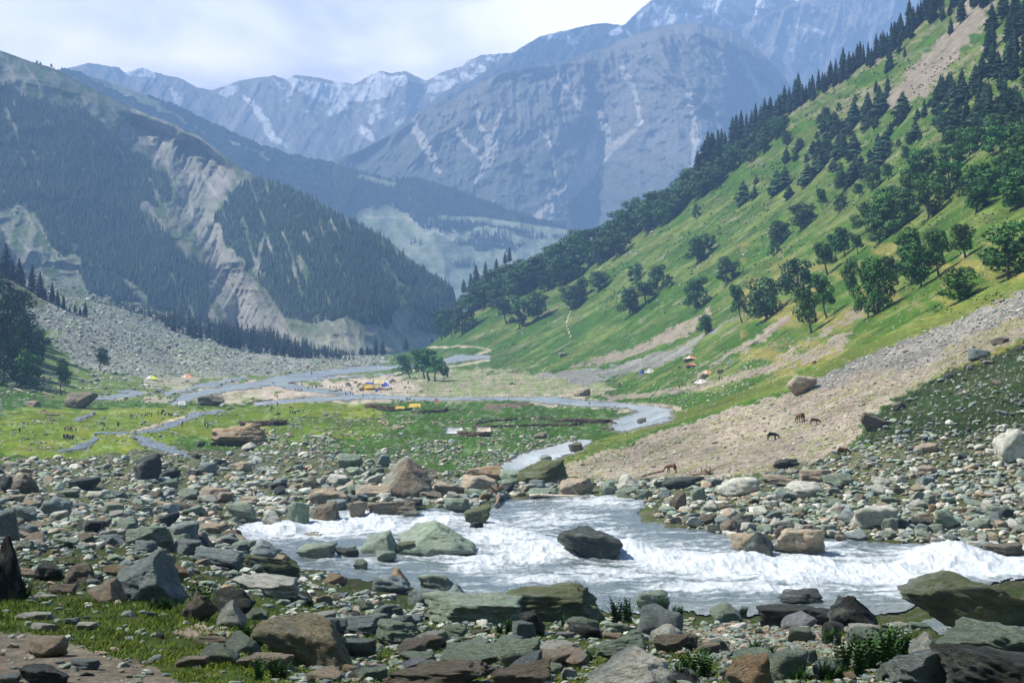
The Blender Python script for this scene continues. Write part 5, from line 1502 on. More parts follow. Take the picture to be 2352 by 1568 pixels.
def person_mesh(pose):
    st = {'stand': (.09, 0), 'walk': (.10, .26), 'sit': (.12, 0)}[pose]; s, w_ = st
    if pose == 'sit':
        V = [(0, 0, .22), (0, 0, .45), (0, .02, .62), (0, 0, .74), (0, -.01, .82), (0, -.02, .94),
             (.16, 0, .66), (.22, -.12, .50), (.14, -.30, .44), (.10, -.36, .44), (-.16, 0, .66), (-.22, -.12, .50), (-.14, -.30, .44), (-.10, -.36, .44),
             (.12, -.05, .18), (.15, -.36, .42), (.14, -.44, .08), (.14, -.56, .05), (-.12, -.05, .18), (-.15, -.36, .42), (-.14, -.44, .08), (-.14, -.56, .05)]
    else:
        V = [(0, 0, .95), (0, 0, 1.15), (0, .01, 1.32), (0, 0, 1.45), (0, -.01, 1.53), (0, -.02, 1.66),
             (.18, 0, 1.40), (.24, w_ * .5, 1.14), (.25, w_ * .4 - .06, .90), (.25, w_ * .4 - .08, .80), (-.18, 0, 1.40), (-.24, -w_ * .5, 1.14), (-.25, -w_ * .4 - .08, .92), (-.25, -w_ * .4 - .1, .82),
             (s, 0, .90), (s + .01, -w_ * .6 - .02, .50), (s + .01, -w_ * .7, .09), (s + .01, -w_ * .7 - .14, .04), (-s, 0, .90), (-s - .01, w_ * .3 - .04, .50), (-s - .01, w_, .12), (-s - .01, w_ - .13, .05)]
    E = [(0, 1), (1, 2), (2, 3), (3, 4), (4, 5), (2, 6), (6, 7), (7, 8), (8, 9), (2, 10), (10, 11), (11, 12), (12, 13), (0, 14), (14, 15), (15, 16), (16, 17), (0, 18), (18, 19), (19, 20), (20, 21)]
    Rr = [.15, .13, .16, .07, .06, .11, .07, .055, .04, .035, .07, .055, .04, .035, .10, .07, .045, .04, .10, .07, .045, .04]
    me = skinned('person', V, E, Rr, 1)
    for m in (CLOTH, TROUS, SKINM, HAIRM): me.materials.append(m)
    co = np.empty(len(me.vertices) * 3, np.float32); me.vertices.foreach_get('co', co); co = co.reshape(-1, 3)
    waist, neck, hair = (.30, .80, .97) if pose == 'sit' else (.93, 1.50, 1.70)
    for p in me.polygons:
        c = co[list(p.vertices)].mean(0); hand = (abs(c[0]) > .2 and c[2] < .88 and pose != 'sit') or (pose == 'sit' and c[1] < -.27 and c[2] > .38 and abs(c[0]) < .125 and c[2] < .5)
        p.material_index = 3 if c[2] > hair or (c[2] > neck + .06 and c[1] > .05) else 2 if c[2] > neck or hand else 1 if (c[2] < waist or (pose == 'sit' and c[1] < -.2)) else 0
        p.use_smooth = True
    return me
def horse_mesh(graze):
    V = [(0, .62, 1.22), (0, .25, 1.18), (0, -.25, 1.18), (0, -.55, 1.24)]
    if graze: V += [(0, -.86, 1.08), (0, -1.12, .72), (0, -1.26, .42), (0, -1.30, .22), (0, -1.33, .07)]
    else: V += [(0, -.80, 1.45), (0, -1.0, 1.70), (0, -1.10, 1.84), (0, -1.28, 1.70), (0, -1.48, 1.54)]
    V += [(.16, -.52, .98), (.16, -.50, .62), (.16, -.54, .30), (.16, -.60, .05), (-.16, -.48, .98), (-.16, -.38, .64), (-.16, -.40, .30), (-.16, -.46, .05),
          (.17, .62, 1.0), (.17, .50, .70), (.17, .74, .45), (.17, .68, .05), (-.17, .62, 1.0), (-.17, .62, .70), (-.17, .84, .46), (-.17, .80, .05), (0, .80, 1.15), (0, .88, .80), (0, .86, .45)]
    E = [(1, 0), (1, 2), (2, 3), (3, 4), (4, 5), (5, 6), (6, 7), (7, 8), (3, 9), (9, 10), (10, 11), (11, 12), (3, 13), (13, 14), (14, 15), (15, 16), (0, 17), (17, 18), (18, 19), (19, 20), (0, 21), (21, 22), (22, 23), (23, 24), (0, 25), (25, 26), (26, 27)]
    Rr = [.29, .32, .32, .29, .20, .12, .11, .085, .055, .14, .085, .06, .07, .14, .085, .06, .07, .18, .11, .065, .07, .18, .11, .065, .07, .05, .06, .035]
    V = [V[1], V[0]] + V[2:]; sw = lambda i: 1 - i if i < 2 else i; E = [(sw(a), sw(b)) for a, b in E]; Rr = [Rr[1], Rr[0]] + Rr[2:]
    me = skinned('horse', V, E, Rr, 1); me.materials.append(COAT); me.materials.append(MANE)
    for p in me.polygons:
        c = p.center; p.use_smooth = True
        up = (c.z > 1.25 and c.y < -.62 and c.y > -1.05 and abs(c.x) < .06 and p.normal.y > .2) if not graze else (c.y < -.62 and abs(c.x) < .06 and p.normal.z > .35 and c.z > .45)
        p.material_index = 1 if (c.y > .80 and abs(c.x) < .09) or c.z < .14 and abs(c.x) > .08 or up else 0
    return me
def sheep_mesh(graze):
    hd = [(0, -.52, .52), (0, -.64, .34), (0, -.70, .20)] if graze else [(0, -.52, .72), (0, -.62, .84), (0, -.76, .78)]
    V = [(0, 0, .58), (0, .32, .60), (0, -.32, .60)] + hd + [(.12, -.30, .40), (.12, -.30, .04), (-.12, -.26, .40), (-.12, -.24, .04), (.12, .32, .42), (.12, .36, .22), (.12, .32, .04), (-.12, .34, .42), (-.12, .40, .22), (-.12, .38, .04), (0, .46, .52)]
    E = [(0, 1), (0, 2), (2, 3), (3, 4), (4, 5), (2, 6), (6, 7), (2, 8), (8, 9), (1, 10), (10, 11), (11, 12), (1, 13), (13, 14), (14, 15), (1, 16)]
    Rr = [.25, .24, .22, .12, .09, .06, .08, .035, .08, .035, .09, .045, .035, .09, .045, .035, .05]
    me = skinned('sheep', V, E, Rr, 1); me.materials.append(WOOL); me.materials.append(MANE)
    for p in me.polygons: p.use_smooth = True; p.material_index = 1 if p.center.y < -.66 and graze and p.center.z < .26 else 0
    return me
PM = {k: person_mesh(k) for k in ('stand', 'walk', 'sit')}; HM = {'g': horse_mesh(True), 's': horse_mesh(False)}; SM = [sheep_mesh(True), sheep_mesh(False)]
def parted(name, me, mats_keep, child):
    return me
JC = {'red': (.45, .03, .03), 'blue': (.06, .12, .40), 'white': (.65, .65, .66), 'dark': (.03, .032, .04), 'green': (.05, .12, .07), 'grey': (.18, .18, .2), 'yellow': (.6, .42, .05), 'brown': (.16, .09, .05), 'purple': (.16, .04, .14), 'black': (.012, .012, .015), 'orange': (.6, .2, .05)}
def put_person(u, v, pose, colr, lab, grp, lift=0, px=None):
    p = zat(u, v); o = link('person', PM[pose], loc=(p[0], p[1], p[2] + lift)); o.color = (*JC[colr], 1)
    k = random.uniform(.95, 1.08) * (1.12 if p[1] > 450 else 1.0)
    if px: k = px / F * p[1] / (1.0 if pose == 'sit' else 1.75)
    o.scale = (k, k, k); o.rotation_euler = (0, 0, random.uniform(0, 6.28)); tag(o, lab, 'person', grp); return o
ZN = ['on the meadow footpath', 'in a row by the stony bank', 'on the sand by the big tent camp', 'on the pale path to the camp', 'by the log bridge', 'near the right-hand tents', 'on the far valley track', 'beside the stream']
PEOPLE = {
 ('d', 'walkers in file on the meadow footpath'): '1760,1095,dark 1785,1095,green 1832,1090,white 1905,1090,green 1948,1075,white 1985,1075,green 2005,1050,white 2037,1075,dark 2130,1045,brown 2170,1060,dark 2185,1030,dark 2197,1030,blue 2208,1060,white 2225,1065,green 2262,1070,dark 2283,1080,red 2305,1080,brown',
 ('d', 'upper row of people by the stony bank'): '875,1250,blue 905,1235,orange 925,1248,white 945,1245,red 960,1248,brown 978,1250,white 1020,1250,brown',
 ('d', 'lower row of people standing side by side'): '852,1350,black 865,1350,dark 880,1350,white 893,1350,red 906,1350,brown 918,1350,dark 930,1350,white 943,1350,blue 956,1350,white 970,1350,grey 984,1350,dark',
 ('e', 'people strung along the river bank west of the camp'): '605,752,blue 632,750,white 655,752,grey 685,745,red 697,750,dark 775,705,dark 790,700,dark 840,688,blue 880,682,dark 895,680,dark 910,680,grey 930,682,dark 945,682,blue 960,682,dark 972,678,dark',
 ('e', 'people around the footbridge below the camp'): '1072,682,dark 1083,682,blue 1115,690,white 1137,692,dark 1162,687,blue 1210,692,red 1243,677,dark 1270,702,white 1295,672,brown 1365,702,dark 1380,710,white 1435,732,yellow 1285,768,dark 1300,772,white 1350,762,dark 1380,767,blue',
 ('e', 'people on the pale path above the camp'): '1575,557,dark 1590,559,white 1603,559,blue 1615,557,white 1875,542,dark 1938,512,dark 1980,507,grey 1975,467,blue 1990,462,white 2010,502,dark 2028,507,white 2045,512,dark 2060,492,blue 2075,487,dark',
 ('5', 'people on the far valley track'): '597,816,dark 605,819,brown 683,830,dark 670,828,red 755,825,blue 850,850,white 933,852,dark 985,831,dark 1006,842,yellow 1018,842,orange 1030,843,dark 1042,843,dark',
 ('5', 'people gathered beyond the stream ford'): '1082,872,dark 1092,870,red 1100,871,blue 1108,872,white 1136,880,dark 1150,882,brown 1162,881,dark 1178,882,grey 1188,880,dark 1106,908,dark 935,865,white',
 ('f', 'people near the right-hand tents'): '1068,688,red 1105,655,dark 1118,657,blue 1148,655,red 1270,642,red 1602,572,dark 1636,562,blue 142,768,grey',
}
SINGLES = """
d 1580 1202 stand dark person in dark clothes left of a pair on the meadow
d 1595 1202 stand green person in green, right of a pair on the meadow
d 1912 1195 sit dark person seated on a grey rock by the rivulet
d 1400 1205 stand dark person standing on stones behind the yellow-clad one
d 1378 1228 sit yellow crouching person in yellow among the stones
d 265 1288 stand black lone person in black at the far left of the meadow
d 1355 892 sit dark person in dark clothes sitting right of the craggy valley boulder
d 1330 903 sit red person in red reclining right of the craggy valley boulder
d 1365 762 sit black dark figure sitting behind the craggy valley boulder
d 2252 838 stand dark person at the left beside the white bundle
d 2292 830 stand green person standing behind the white bundle
e 25 837 stand green person in green by the log pile west of the camp
e 52 837 stand dark person right of the green-clad one by the log pile
e 335 806 stand red person in red on the gravel bar
e 352 802 stand white person in white on the gravel bar
e 368 822 stand dark person in dark on the gravel bar
e 368 925 walk dark person walking on the grass bank below the gravel bar
e 272 972 sit dark person sitting at the stream edge
e 290 972 stand brown person standing at the stream edge
e 720 1028 stand white person in white beside the ridden horses
e 540 1048 stand brown small person in brown left of the ridden horses
e 1115 612 stand white person in white on the green bank
e 2095 852 stand red person in red at the river edge below the camp
e 2120 854 stand dark person in dark at the river edge below the camp
e 2150 852 stand black person in black at the river edge below the camp
e 2060 862 sit blue person in blue squatting by the river edge
e 2022 866 sit dark leftmost person squatting by the river edge
e 2045 864 sit white person in white squatting by the river edge
e 2042 622 stand brown person leading a horse on the sand
e 1520 812 stand black dark figure wading in the river
4 1225 1355 stand dark person in dark at the left rivulet
4 1378 1357 stand dark person left of two in the yellow-green grass
4 1397 1357 stand blue person in blue, right of two in the yellow-green grass
4 1532 1243 stand white person in white among the stones by the stream
4 130 1398 stand black solitary person in the stones at the left
2 185 160 stand black person in black standing among the boulders left of the giant brown boulder
1 1693 325 stand purple person in purple sitting among the boulders of the left bank
1 1718 318 stand dark person in dark beside the purple-clad one
5 1835 1135 sit dark person at the foot of the gravel fan beyond the stream
"""
def crowd():
    nb = 0
    for (c, g_), s_ in PEOPLE.items():
        seen = {}
        for it in s_.split():
            x, y, cl = it.split(','); u, v, s = cvt(c, float(x), float(y)); seen[cl] = seen.get(cl, 0) + 1
            put_person(u, v, random.choice(['stand', 'walk']) if 'row' not in g_ else 'stand', cl, uniq(f'person in {cl} among the {g_}'), g_)
    for r in SINGLES.strip().splitlines():
        c, x, y, pose, cl, lab = r.split(None, 5); u, v, s = cvt(c, float(x), float(y))
        put_person(u, v, pose, cl, lab, None, px=17 if c in '12' else None)
crowd()
HORSES = """
6 850 1328 g 62 brown 200 left one of two brown horses grazing on the gravel fan
6 945 1352 g 48 brown 90 right one of two brown horses grazing on the gravel fan
6 662 1447 g 55 black 90 black horse grazing low on the gravel fan
6 1135 1560 g 60 brown 70 dark brown horse standing where the stones meet the gravel fan
2 2243 162 g 60 brown 250 brown horse grazing below the gravel fan by a log
1 2047 168 s 46 brown 100 brown horse among the stones of the left bank
1 1768 180 g 34 black 0 black foal among the stones of the left bank
1 1155 122 g 28 black 40 small black animal grazing behind the tall dark boulder
7 2215 432 g 34 tan 90 light brown horse on the bushy bank by the river bend
7 2225 585 g 46 chestnut 80 chestnut horse beside the end of the long brushwood wall
7 2085 580 g 40 chestnut 190 chestnut horse facing the end of the long brushwood wall
7 1380 382 s 32 black 0 black cow-like animal beside the bare brown patch
7 1935 345 g 26 brown 20 dark animal at the river edge above the bushy bank
7 90 352 g 24 black 20 dark animal left of the orange bundle
f 265 630 g 44 brown 10 brown horse on the green slope left of the tents
f 1065 422 g 34 black 80 dark horse between the two brown huts and the blue-white tent
f 2100 522 g 34 tan 60 pale brown horse on the slope behind the cream boulder
f 2880 380 g 55 brown 200 dark horse grazing just behind the cream boulder
e 962 597 g 30 brown 100 brown horse on the green bank west of the camp
e 915 592 s 28 black 30 dark horse left of the brown one on the green bank
e 1070 592 g 26 brown 20 small brown horse right of centre on the green bank
e 1205 555 g 24 brown 90 lone horse on the sandbank above the camp
e 695 614 g 28 brown 0 brown horse near the tip of the green bank
e 540 637 g 36 chestnut 270 chestnut horse at the tip of the green bank
e 575 625 g 32 brown 80 brown horse behind the chestnut one
e 612 645 g 26 tan 90 pale horse right of the chestnut one
e 828 505 g 30 black 200 horse wading in the wide shallow water
e 312 620 g 22 black 90 small animal crossing the shallow water
e 375 1057 s 50 brown 90 brown ridden horse on the bright meadow
e 590 1047 s 54 black 270 black ridden horse on the bright meadow
e 635 1030 s 44 black 90 black horse just behind the ridden black horse
e 2085 687 s 44 black 70 dark horse on the sand right of the camp
e 2125 625 s 44 brown 20 saddled horse in the gap right of the camp
e 2145 690 g 30 brown 100 low brown horse on the grass edge right of the camp
e 2120 740 g 30 brown 10 horse in the green strip right of the camp
e 2297 755 g 36 brown 20 horse at the right end of the green strip
4 1562 1052 g 22 brown 90 small horse on the braided gravel
4 1658 1052 g 16 brown 90 second small horse on the braided gravel
4 1955 1245 g 20 chestnut 90 foal left of the ridden horses
5 1183 808 g 16 brown 90 far horse at the foot of the right slope
5 1262 828 g 16 chestnut 90 far chestnut horse on the flat below the right slope
"""
HC = {'brown': (.12, .055, .03), 'black': (.014, .012, .012), 'tan': (.30, .19, .10), 'chestnut': (.26, .10, .04)}
CAMPH = '1300,645 1325,640 1345,662 1320,662 1425,627 1412,620 1465,642 1480,640 1450,668 1470,717 1490,707 1510,722 1530,704 1560,714 1590,717 1620,712 1650,704 1680,717 1710,728 1740,717 1770,704 1800,707 1830,712 1860,704 1885,708 1500,735 1700,738 1545,698 1575,700 1605,700 1780,642 1810,648 1835,642 1795,655 1900,612 1920,607 1938,602 1885,625'
def put_horse(u, v, me, hpx, cl, yaw, lab, grp, nm='horse'):
    p = zat(u, v); H = hpx / F * p[1]; k = H / (1.42 if me is HM['g'] else 1.85)
    o = link(nm, me, loc=tuple(p)); k = max(.55, min(1.25, k)); o.scale = (k, k, k); o.rotation_euler = (0, 0, R(yaw + random.uniform(-12, 12)))
    o.color = (*(np.array(HC[cl]) * random.uniform(.8, 1.3)), 1); tag(o, lab, 'horse', grp); return o
def animals():
    for r in HORSES.strip().splitlines():
        c, x, y, g_, h, cl, yaw, lab = r.split(None, 7); u, v, s = cvt(c, float(x), float(y))
        o = put_horse(u, v, HM[g_], float(h) * s, cl, float(yaw), lab, 'horses grazing in the valley')
        if 'ridden horse on' in lab:
            q = zat(u, v); rd = link('person', PM['sit'], loc=(q[0], q[1], q[2] + 1.05 * o.scale[2]), label=f"rider in {'red' if cl == 'brown' else 'white'} on the {cl} horse", cat='person')
            rd.color = (*JC['red' if cl == 'brown' else 'white'], 1); rd.rotation_euler = o.rotation_euler
    for it in CAMPH.split():
        x, y = map(float, it.split(',')); u, v, s = cvt('e', x, y)
        put_horse(u, v, HM[random.choice('gss')], 38 * s, random.choice(['brown', 'black', 'brown', 'chestnut']), random.choice([90, 270, 60, 120]), 'saddle horse crowded around the blue and yellow camp tents', 'horses crowded around the camp')
    S1 = '725,1105 655,1148 850,1157 1165,1167 630,1209 900,1267 1025,1277 285,1327 155,1372 313,1357 540,1332 552,1354 527,1352 815,1362 1222,1322 1265,1272 1310,1332 1440,1337 1365,1297 1235,1437 1430,1082 1495,1122 1600,1117 1660,1067 1705,1127 1800,1082 1770,1067 1760,1172 1790,1182 1830,1172 1860,1192 2060,1087 2165,1087 2140,1147 2055,1192 2150,1187 1840,1222 2065,1237 148,1252 1500,1390 1780,1200 1745,1160 1290,1150 1390,1500 945,1480 1190,1505 430,1505 870,1190'
    S2 = '390,567 430,587 450,550 432,546 175,547 195,617 218,622 70,592 110,602 300,577 1120,547 1275,554 1320,532 920,557 245,812 800,817 415,802 85,585 130,598 670,838'
    for c, S_ in (('e', S1), ('7', S2)):
        for it in S_.split():
            x, y = map(float, it.split(',')); u, v, s = cvt(c, x, y); p = zat(u, v); k = random.uniform(1.0, 1.3) * 1.15
            o = link('sheep', random.choice(SM), loc=tuple(p)); o.scale = (k, k, k); o.rotation_euler = (0, 0, random.choice([90, 270]) * math.pi / 180 + random.uniform(-.7, .7))
            tag(o, 'cream sheep grazing on the green meadow ' + ('inside or by the long brushwood wall' if c == '7' and x > 800 else 'left of the white ridge tent' if c == '7' else 'below the yellow tents' if x > 1300 else 'right of the reddish split boulder'), 'sheep', 'sheep ' + ('by the brushwood walls' if c == '7' else 'spread over the meadow'))
animals()

# ------------------------------------------------------------------ tents, tarps, brushwood walls, logs
def canvas(name, c): return mat_plain(name, c, .85, .12, 1.5)
CV = {'white': canvas('white_canvas', (.72, .72, .68)), 'cream': canvas('cream_canvas', (.66, .58, .45)), 'yellow': canvas('yellow_tarp', (.85, .60, .13)), 'paleyellow': canvas('pale_yellow_tarp', (.85, .72, .38)), 'blue': canvas('blue_tarp', (.07, .13, .65)), 'orange': canvas('orange_cloth', (.72, .30, .16)), 'rust': canvas('rust_cloth', (.36, .17, .11)), 'lime': canvas('lime_cloth', (.60, .65, .08)), 'dark': canvas('dark_cloth', (.04, .03, .03))}
WOOD = mat_plain('bare_wood', (.22, .16, .11), .9, .5, 5); PALEW = mat_plain('pale_bark', (.50, .44, .36), .9, .35, 3)
def panel(a, b, c, d, n=7, sag=.05, seed=0):
    """cloth panel between four corners with a slight sag and creases; two sided thickness"""
    a, b, c, d = map(lambda q: np.array(q, float), (a, b, c, d)); s = np.linspace(0, 1, n); S, T_ = np.meshgrid(s, s)
    P = ((a[None, None] * (1 - S[..., None]) + b * S[..., None]) * (1 - T_[..., None]) + (d * (1 - S[..., None]) + c * S[..., None]) * T_[..., None])
    nrm = np.cross(b - a, d - a); L_ = np.linalg.norm(nrm) ** .5; nrm = nrm / (np.linalg.norm(nrm) + 1e-9)
    P = P - nrm * (L_ * sag * (np.sin(math.pi * S) * np.sin(math.pi * T_) + .5 * (vnoise(S * 4 + seed, T_ * 3) - .5)))[..., None]
    q = grid_quads(n, n); P = P.reshape(-1, 3); P2 = P - nrm * .04
    tr = np.concatenate([q[:, [0, 1, 2]], q[:, [0, 2, 3]]]); tr2 = tr[:, ::-1] + n * n
    rim = []
    ids = list(range(n)) + [n * k + n - 1 for k in range(1, n)] + [n * (n - 1) + k for k in range(n - 2, -1, -1)] + [n * k for k in range(n - 2, 0, -1)]
    for i in range(len(ids)):
        x, y = ids[i], ids[(i + 1) % len(ids)]; rim += [(x, y, y + n * n), (x, y + n * n, x + n * n)]
    return np.concatenate([P, P2]), np.concatenate([tr, tr2, rim])
def tent(u, v, wpx, hpx, style, c1, c2, lab, yaw=0, dep=.8, grp=None):
    p = zat(u, v); Y = p[1]; W = wpx / F * Y; H = hpx / F * Y; D = W * dep if style != 'hip' else W * .8
    o = bpy.data.objects.new('tent', None); col.objects.link(o); o.location = (p[0], p[1] + D * .3, p[2] - .05); o.rotation_euler = (0, 0, R(yaw)); tag(o, lab, 'tent', grp)
    x, y = W / 2, D / 2
    def add(nm, pcs, m, lb=None):
        V, T = cat(pcs); q = link(nm, mesh_np(nm, V, tris=T, mat=m, smooth=False), parent=o, label=lb); return q
    if style == 'ridge':
        add('roof', [panel((-x, -y, H * .18), (x, -y, H * .18), (x * .93, 0, H), (-x * .93, 0, H)), panel((x, y, H * .18), (-x, y, H * .18), (-x * .93, 0, H), (x * .93, 0, H), seed=3)], CV[c1])
        add('wall', [panel((-x, -y, 0), (x, -y, 0), (x, -y, H * .2), (-x, -y, H * .2), seed=5)], CV[c2])
        add('end_flap', [panel((-x, y, 0), (-x, -y, 0), (-x * .93, -.02, H * .99), (-x * .93, .02, H * .99))], CV[c2]); add('end_flap', [panel((x, -y, 0), (x, y, 0), (x * .93, .02, H * .99), (x * .93, -.02, H * .99))], CV[c2])
    elif style == 'hip':
        k = .25
        add('roof', [panel((-x, -y, H * .12), (0, -y, H * .05), (0, 0, H), (-x * k, 0, H * .96)), panel((-x, y, H * .1), (-x, -y, H * .12), (-x * k, 0, H * .96), (-x * k, .05, H * .96)), panel((0, y, H * .1), (-x, y, H * .1), (-x * k, 0, H * .96), (0, 0, H))], CV[c1])
        add('roof', [panel((0, -y, H * .05), (x, -y, H * .12), (x * k, 0, H * .96), (0, 0, H)), panel((x, -y, H * .12), (x, y, H * .1), (x * k, .05, H * .96), (x * k, 0, H * .96)), panel((x, y, H * .1), (0, y, H * .1), (0, 0, H), (x * k, 0, H * .96))], CV[c2])
    elif style == 'hut':
        g = np.random.default_rng(int(u)); pcs = []
        for k in range(46):
            a = k / 46 * 6.28; r = 1 + g.uniform(-.06, .06); bx = np.array([x * .86 * math.cos(a) * r, y * .86 * math.sin(a) * r, 0]); pcs.append(rockbit(bx, W * .06, g)); pcs.append(rockbit(bx + [0, 0, H * .16], W * .055, g)); pcs.append(rockbit(bx + [0, 0, H * .32], W * .05, g))
        V, T = cat(pcs); link('stone_wall', mesh_np('stone_wall', V, tris=T, mat=WOOD), parent=o)
        add('roof', [panel((-x, -y, H * .40), (0, -y * 1.05, H * .5), (0, 0, H), (-x * .1, 0, H * .98)), panel((-x, y, H * .4), (-x, -y, H * .40), (-x * .1, 0, H * .98), (0, .05, H * .98)), panel((0, y, H * .4), (-x, y, H * .4), (0, 0, H), (0, .03, H))], CV[c1])
        add('roof', [panel((0, -y * 1.05, H * .5), (x, -y, H * .40), (x * .1, 0, H * .98), (0, 0, H)), panel((x, -y, H * .40), (x, y, H * .4), (0, .05, H * .98), (x * .1, 0, H * .98)), panel((x, y, H * .4), (0, y, H * .4), (0, 0, H), (x * .1, 0, H * .98))], CV[c2])
        add('door', [panel((x * .18, -y * .93, 0), (x * .42, -y * .93, 0), (x * .42, -y * .93, H * .44), (x * .18, -y * .93, H * .44), sag=.01)], CV['dark'])
    elif style == 'arch':
        pcs = []; n = 8
        for k in range(n):
            a0, a1 = math.pi * k / n, math.pi * (k + 1) / n
            z = lambda a: H * (.45 + .55 * math.sin(a))
            pcs.append(panel((-x * math.cos(a0), -y, z(a0)), (-x * math.cos(a1), -y, z(a1)), (-x * math.cos(a1), y, z(a1)), (-x * math.cos(a0), y, z(a0)), n=3, sag=.01))
        add('roof', pcs, CV[c1])
        for sx in (-1, 1):
            for sy in (-1, 1): V, T = tube([(sx * x * .95, sy * y * .95, -.1), (sx * x * .9, sy * y * .95, H * .5)], [.06, .05]); link('pole', mesh_np('pole', V, tris=T, mat=WOOD), parent=o)
    elif style == 'low':
        pcs = [panel((-x, -y, 0), (x, -y, 0), (x * .86, -y * .1, H), (-x * .86, -y * .1, H), sag=-.05), panel((-x * .86, -y * .1, H), (x * .86, -y * .1, H), (x * .86, y * .4, H), (-x * .86, y * .4, H), seed=2), panel((x, y, 0), (-x, y, 0), (-x * .86, y * .4, H), (x * .86, y * .4, H), seed=4)]
        add('roof', pcs, CV[c1]); add('end_flap', [panel((-x, y, 0), (-x, -y, 0), (-x * .86, -y * .1, H), (-x * .86, y * .4, H))], CV[c2]); add('end_flap', [panel((x, -y, 0), (x, y, 0), (x * .86, y * .4, H), (x * .86, -y * .1, H))], CV[c2])
    return o
def rockbit(c, r, g):
    d, f = ico(1); return d * r * g.uniform(.7, 1.2, (len(d), 1)) + c, f
def at(c, x, y): return cvt(c, x, y)
TENTS = [('7',340,690,205,88,'ridge','white','cream','white ridge tent standing alone at the left of the brush heap',0,.5),
 ('7',682,680,185,66,'ridge','cream','rust','cream tent sheet over the right end of the brush heap',4,.5),
 ('e',2005,965,152,44,'low','yellow','paleyellow','left, lower yellow tent in the brushwood pen',0,.45),
 ('e',2205,945,182,52,'low','yellow','paleyellow','right, longer yellow tent in the brushwood pen',0,.45),
 ('d',2022,572,180,58,'hip','white','lime','white and lime tent on the grass below the talus',0,.6),
 ('4',1177,1014,46,22,'arch','blue','blue','small blue shelter below the talus',0,.6),
 ('4',1250,1028,88,28,'hip','cream','orange','cream and orange low tent below the talus',0,.6),
 ('f',1212,312,185,84,'hut','cream','orange','upper stone hut with cream and orange cloth roof',0,.7),
 ('f',1232,396,150,74,'hut','rust','orange','lower stone hut with a rust-brown cloth roof',0,.7),
 ('f',1440,492,200,72,'hip','cream','orange','white and orange tent behind the rounded rock',0,.6),
 ('f',1365,614,180,68,'hip','white','cream','white tent lowest of the right-hand tents',0,.6),
 ('f',1795,375,135,62,'arch','blue','blue','blue arched shelter on poles on the right slope',0,.5),
 ('f',570,485,74,68,'hip','blue','dark','blue tent joined to the white one at the left',0,.8),
 ('f',670,472,135,72,'hip','white','cream','white tent right of the blue tent on the slope foot',0,.6),
 ('e',1040,205,74,26,'low','yellow','yellow','tiny yellow tent left of the dark far boulder',0,.5),
 ('e',1212,232,62,20,'low','yellow','yellow','tiny yellow tent under the dark far boulder',0,.5),
 ('4',1216,1207,62,28,'low','white','white','white tarpaulin bundle at the edge of the braided stream',0,.6),
 ('7',137,330,50,52,'low','orange','yellow','orange bundle under a sheet on the river bank meadow',0,.7),
 ('e',1605,700,205,90,'low','yellow','yellow','large yellow tarpaulin shelter at the front of the camp',0,.4),
 ('e',1712,700,120,88,'low','paleyellow','yellow','pale yellow shelter in the middle of the camp',0,.4),
 ('e',1712,700,112,50,'low','blue','blue','blue front shelter beside the large yellow one in the camp',0,1.1),
 ('e',1610,640,130,50,'low','blue','blue','blue shelter at the back left of the camp',0,.5),
 ('e',1725,625,160,55,'low','paleyellow','yellow','pale yellow shelter at the back of the camp',0,.5),
 ('e',1815,645,110,60,'hip','blue','blue','blue shelter at the right end of the camp',0,.6),
 ('e',1840,600,100,45,'hip','white','white','white peaked tent behind the camp',0,.8)]
for c, x, y, w_, h, st, c1, c2, lab, yaw, dep in TENTS:
    u, v, s = cvt(c, x, y); tent(u, v, w_ * s, h * s, st, c1, c2, lab, yaw, dep, 'tents of the camp' if 'camp' in lab and 'small' not in lab else None)

def brush(lab, c, pts, hpx, n, seed):
    g = np.random.default_rng(seed); pcs = []; A = np.array([cvt(c, *q)[:2] for q in pts]); d = np.r_[0, np.cumsum(np.hypot(*np.diff(A, axis=0).T))]
    P = zat(A[:, 0], A[:, 1]); D3 = np.r_[0, np.cumsum(np.linalg.norm(np.diff(P, axis=0), axis=1))]
    s = cvt(c, 0, 0)[2]
    for i in range(n):
        t = g.uniform(0, D3[-1]); q = np.array([np.interp(t, D3, P[:, k]) for k in range(3)]); t2 = min(D3[-1], t + .5); q2 = np.array([np.interp(t2, D3, P[:, k]) for k in range(3)])
        dr = q2 - q; dr = dr / (np.linalg.norm(dr) + 1e-6) if np.linalg.norm(dr) > 1e-6 else np.array([1., 0, 0])
        H = .8 * hpx * s / F * q[1]; L_ = g.uniform(.8, 2.6) * (H / 1.1); z = g.uniform(0, 1) ** 1.2 * H
        a = g.normal() * .35; dr = np.array([dr[0] * math.cos(a) - dr[1] * math.sin(a), dr[0] * math.sin(a) + dr[1] * math.cos(a), g.normal() * .22])
        c0 = q + [0, g.normal() * H * .35, z]; r = g.uniform(.05, .14) * (H / 1.1)
        pcs.append(tube([c0 - dr * L_ / 2, c0 + g.normal(size=3) * .08, c0 + dr * L_ / 2], [r, r * .8, r * .4], 4))
    V, T = cat(pcs); k = np.repeat(g.uniform(.5, 1.7, len(pcs)), len(pcs[0][0]))[:, None]
    link('brushwood_wall', mesh_np('brushwood_wall', V, tris=T, mat=GREENL, colr=k * C_(.115, .085, .065)), label=lab, cat='brushwood wall', kind='thing')
brush('long back wall of the narrow brushwood pen', '7', [(600,600),(640,575),(760,560),(1000,545),(1200,530),(1400,515),(1530,530)], 34, 620, 1)
brush('front wall of the narrow brushwood pen', '7', [(570,625),(700,630),(900,625),(1200,620),(1400,600),(1560,590),(1700,600),(1860,575)], 36, 720, 2)
brush('thick right end of the narrow brushwood pen', '7', [(1640,545),(1850,550),(2000,555),(2180,552)], 52, 420, 3)
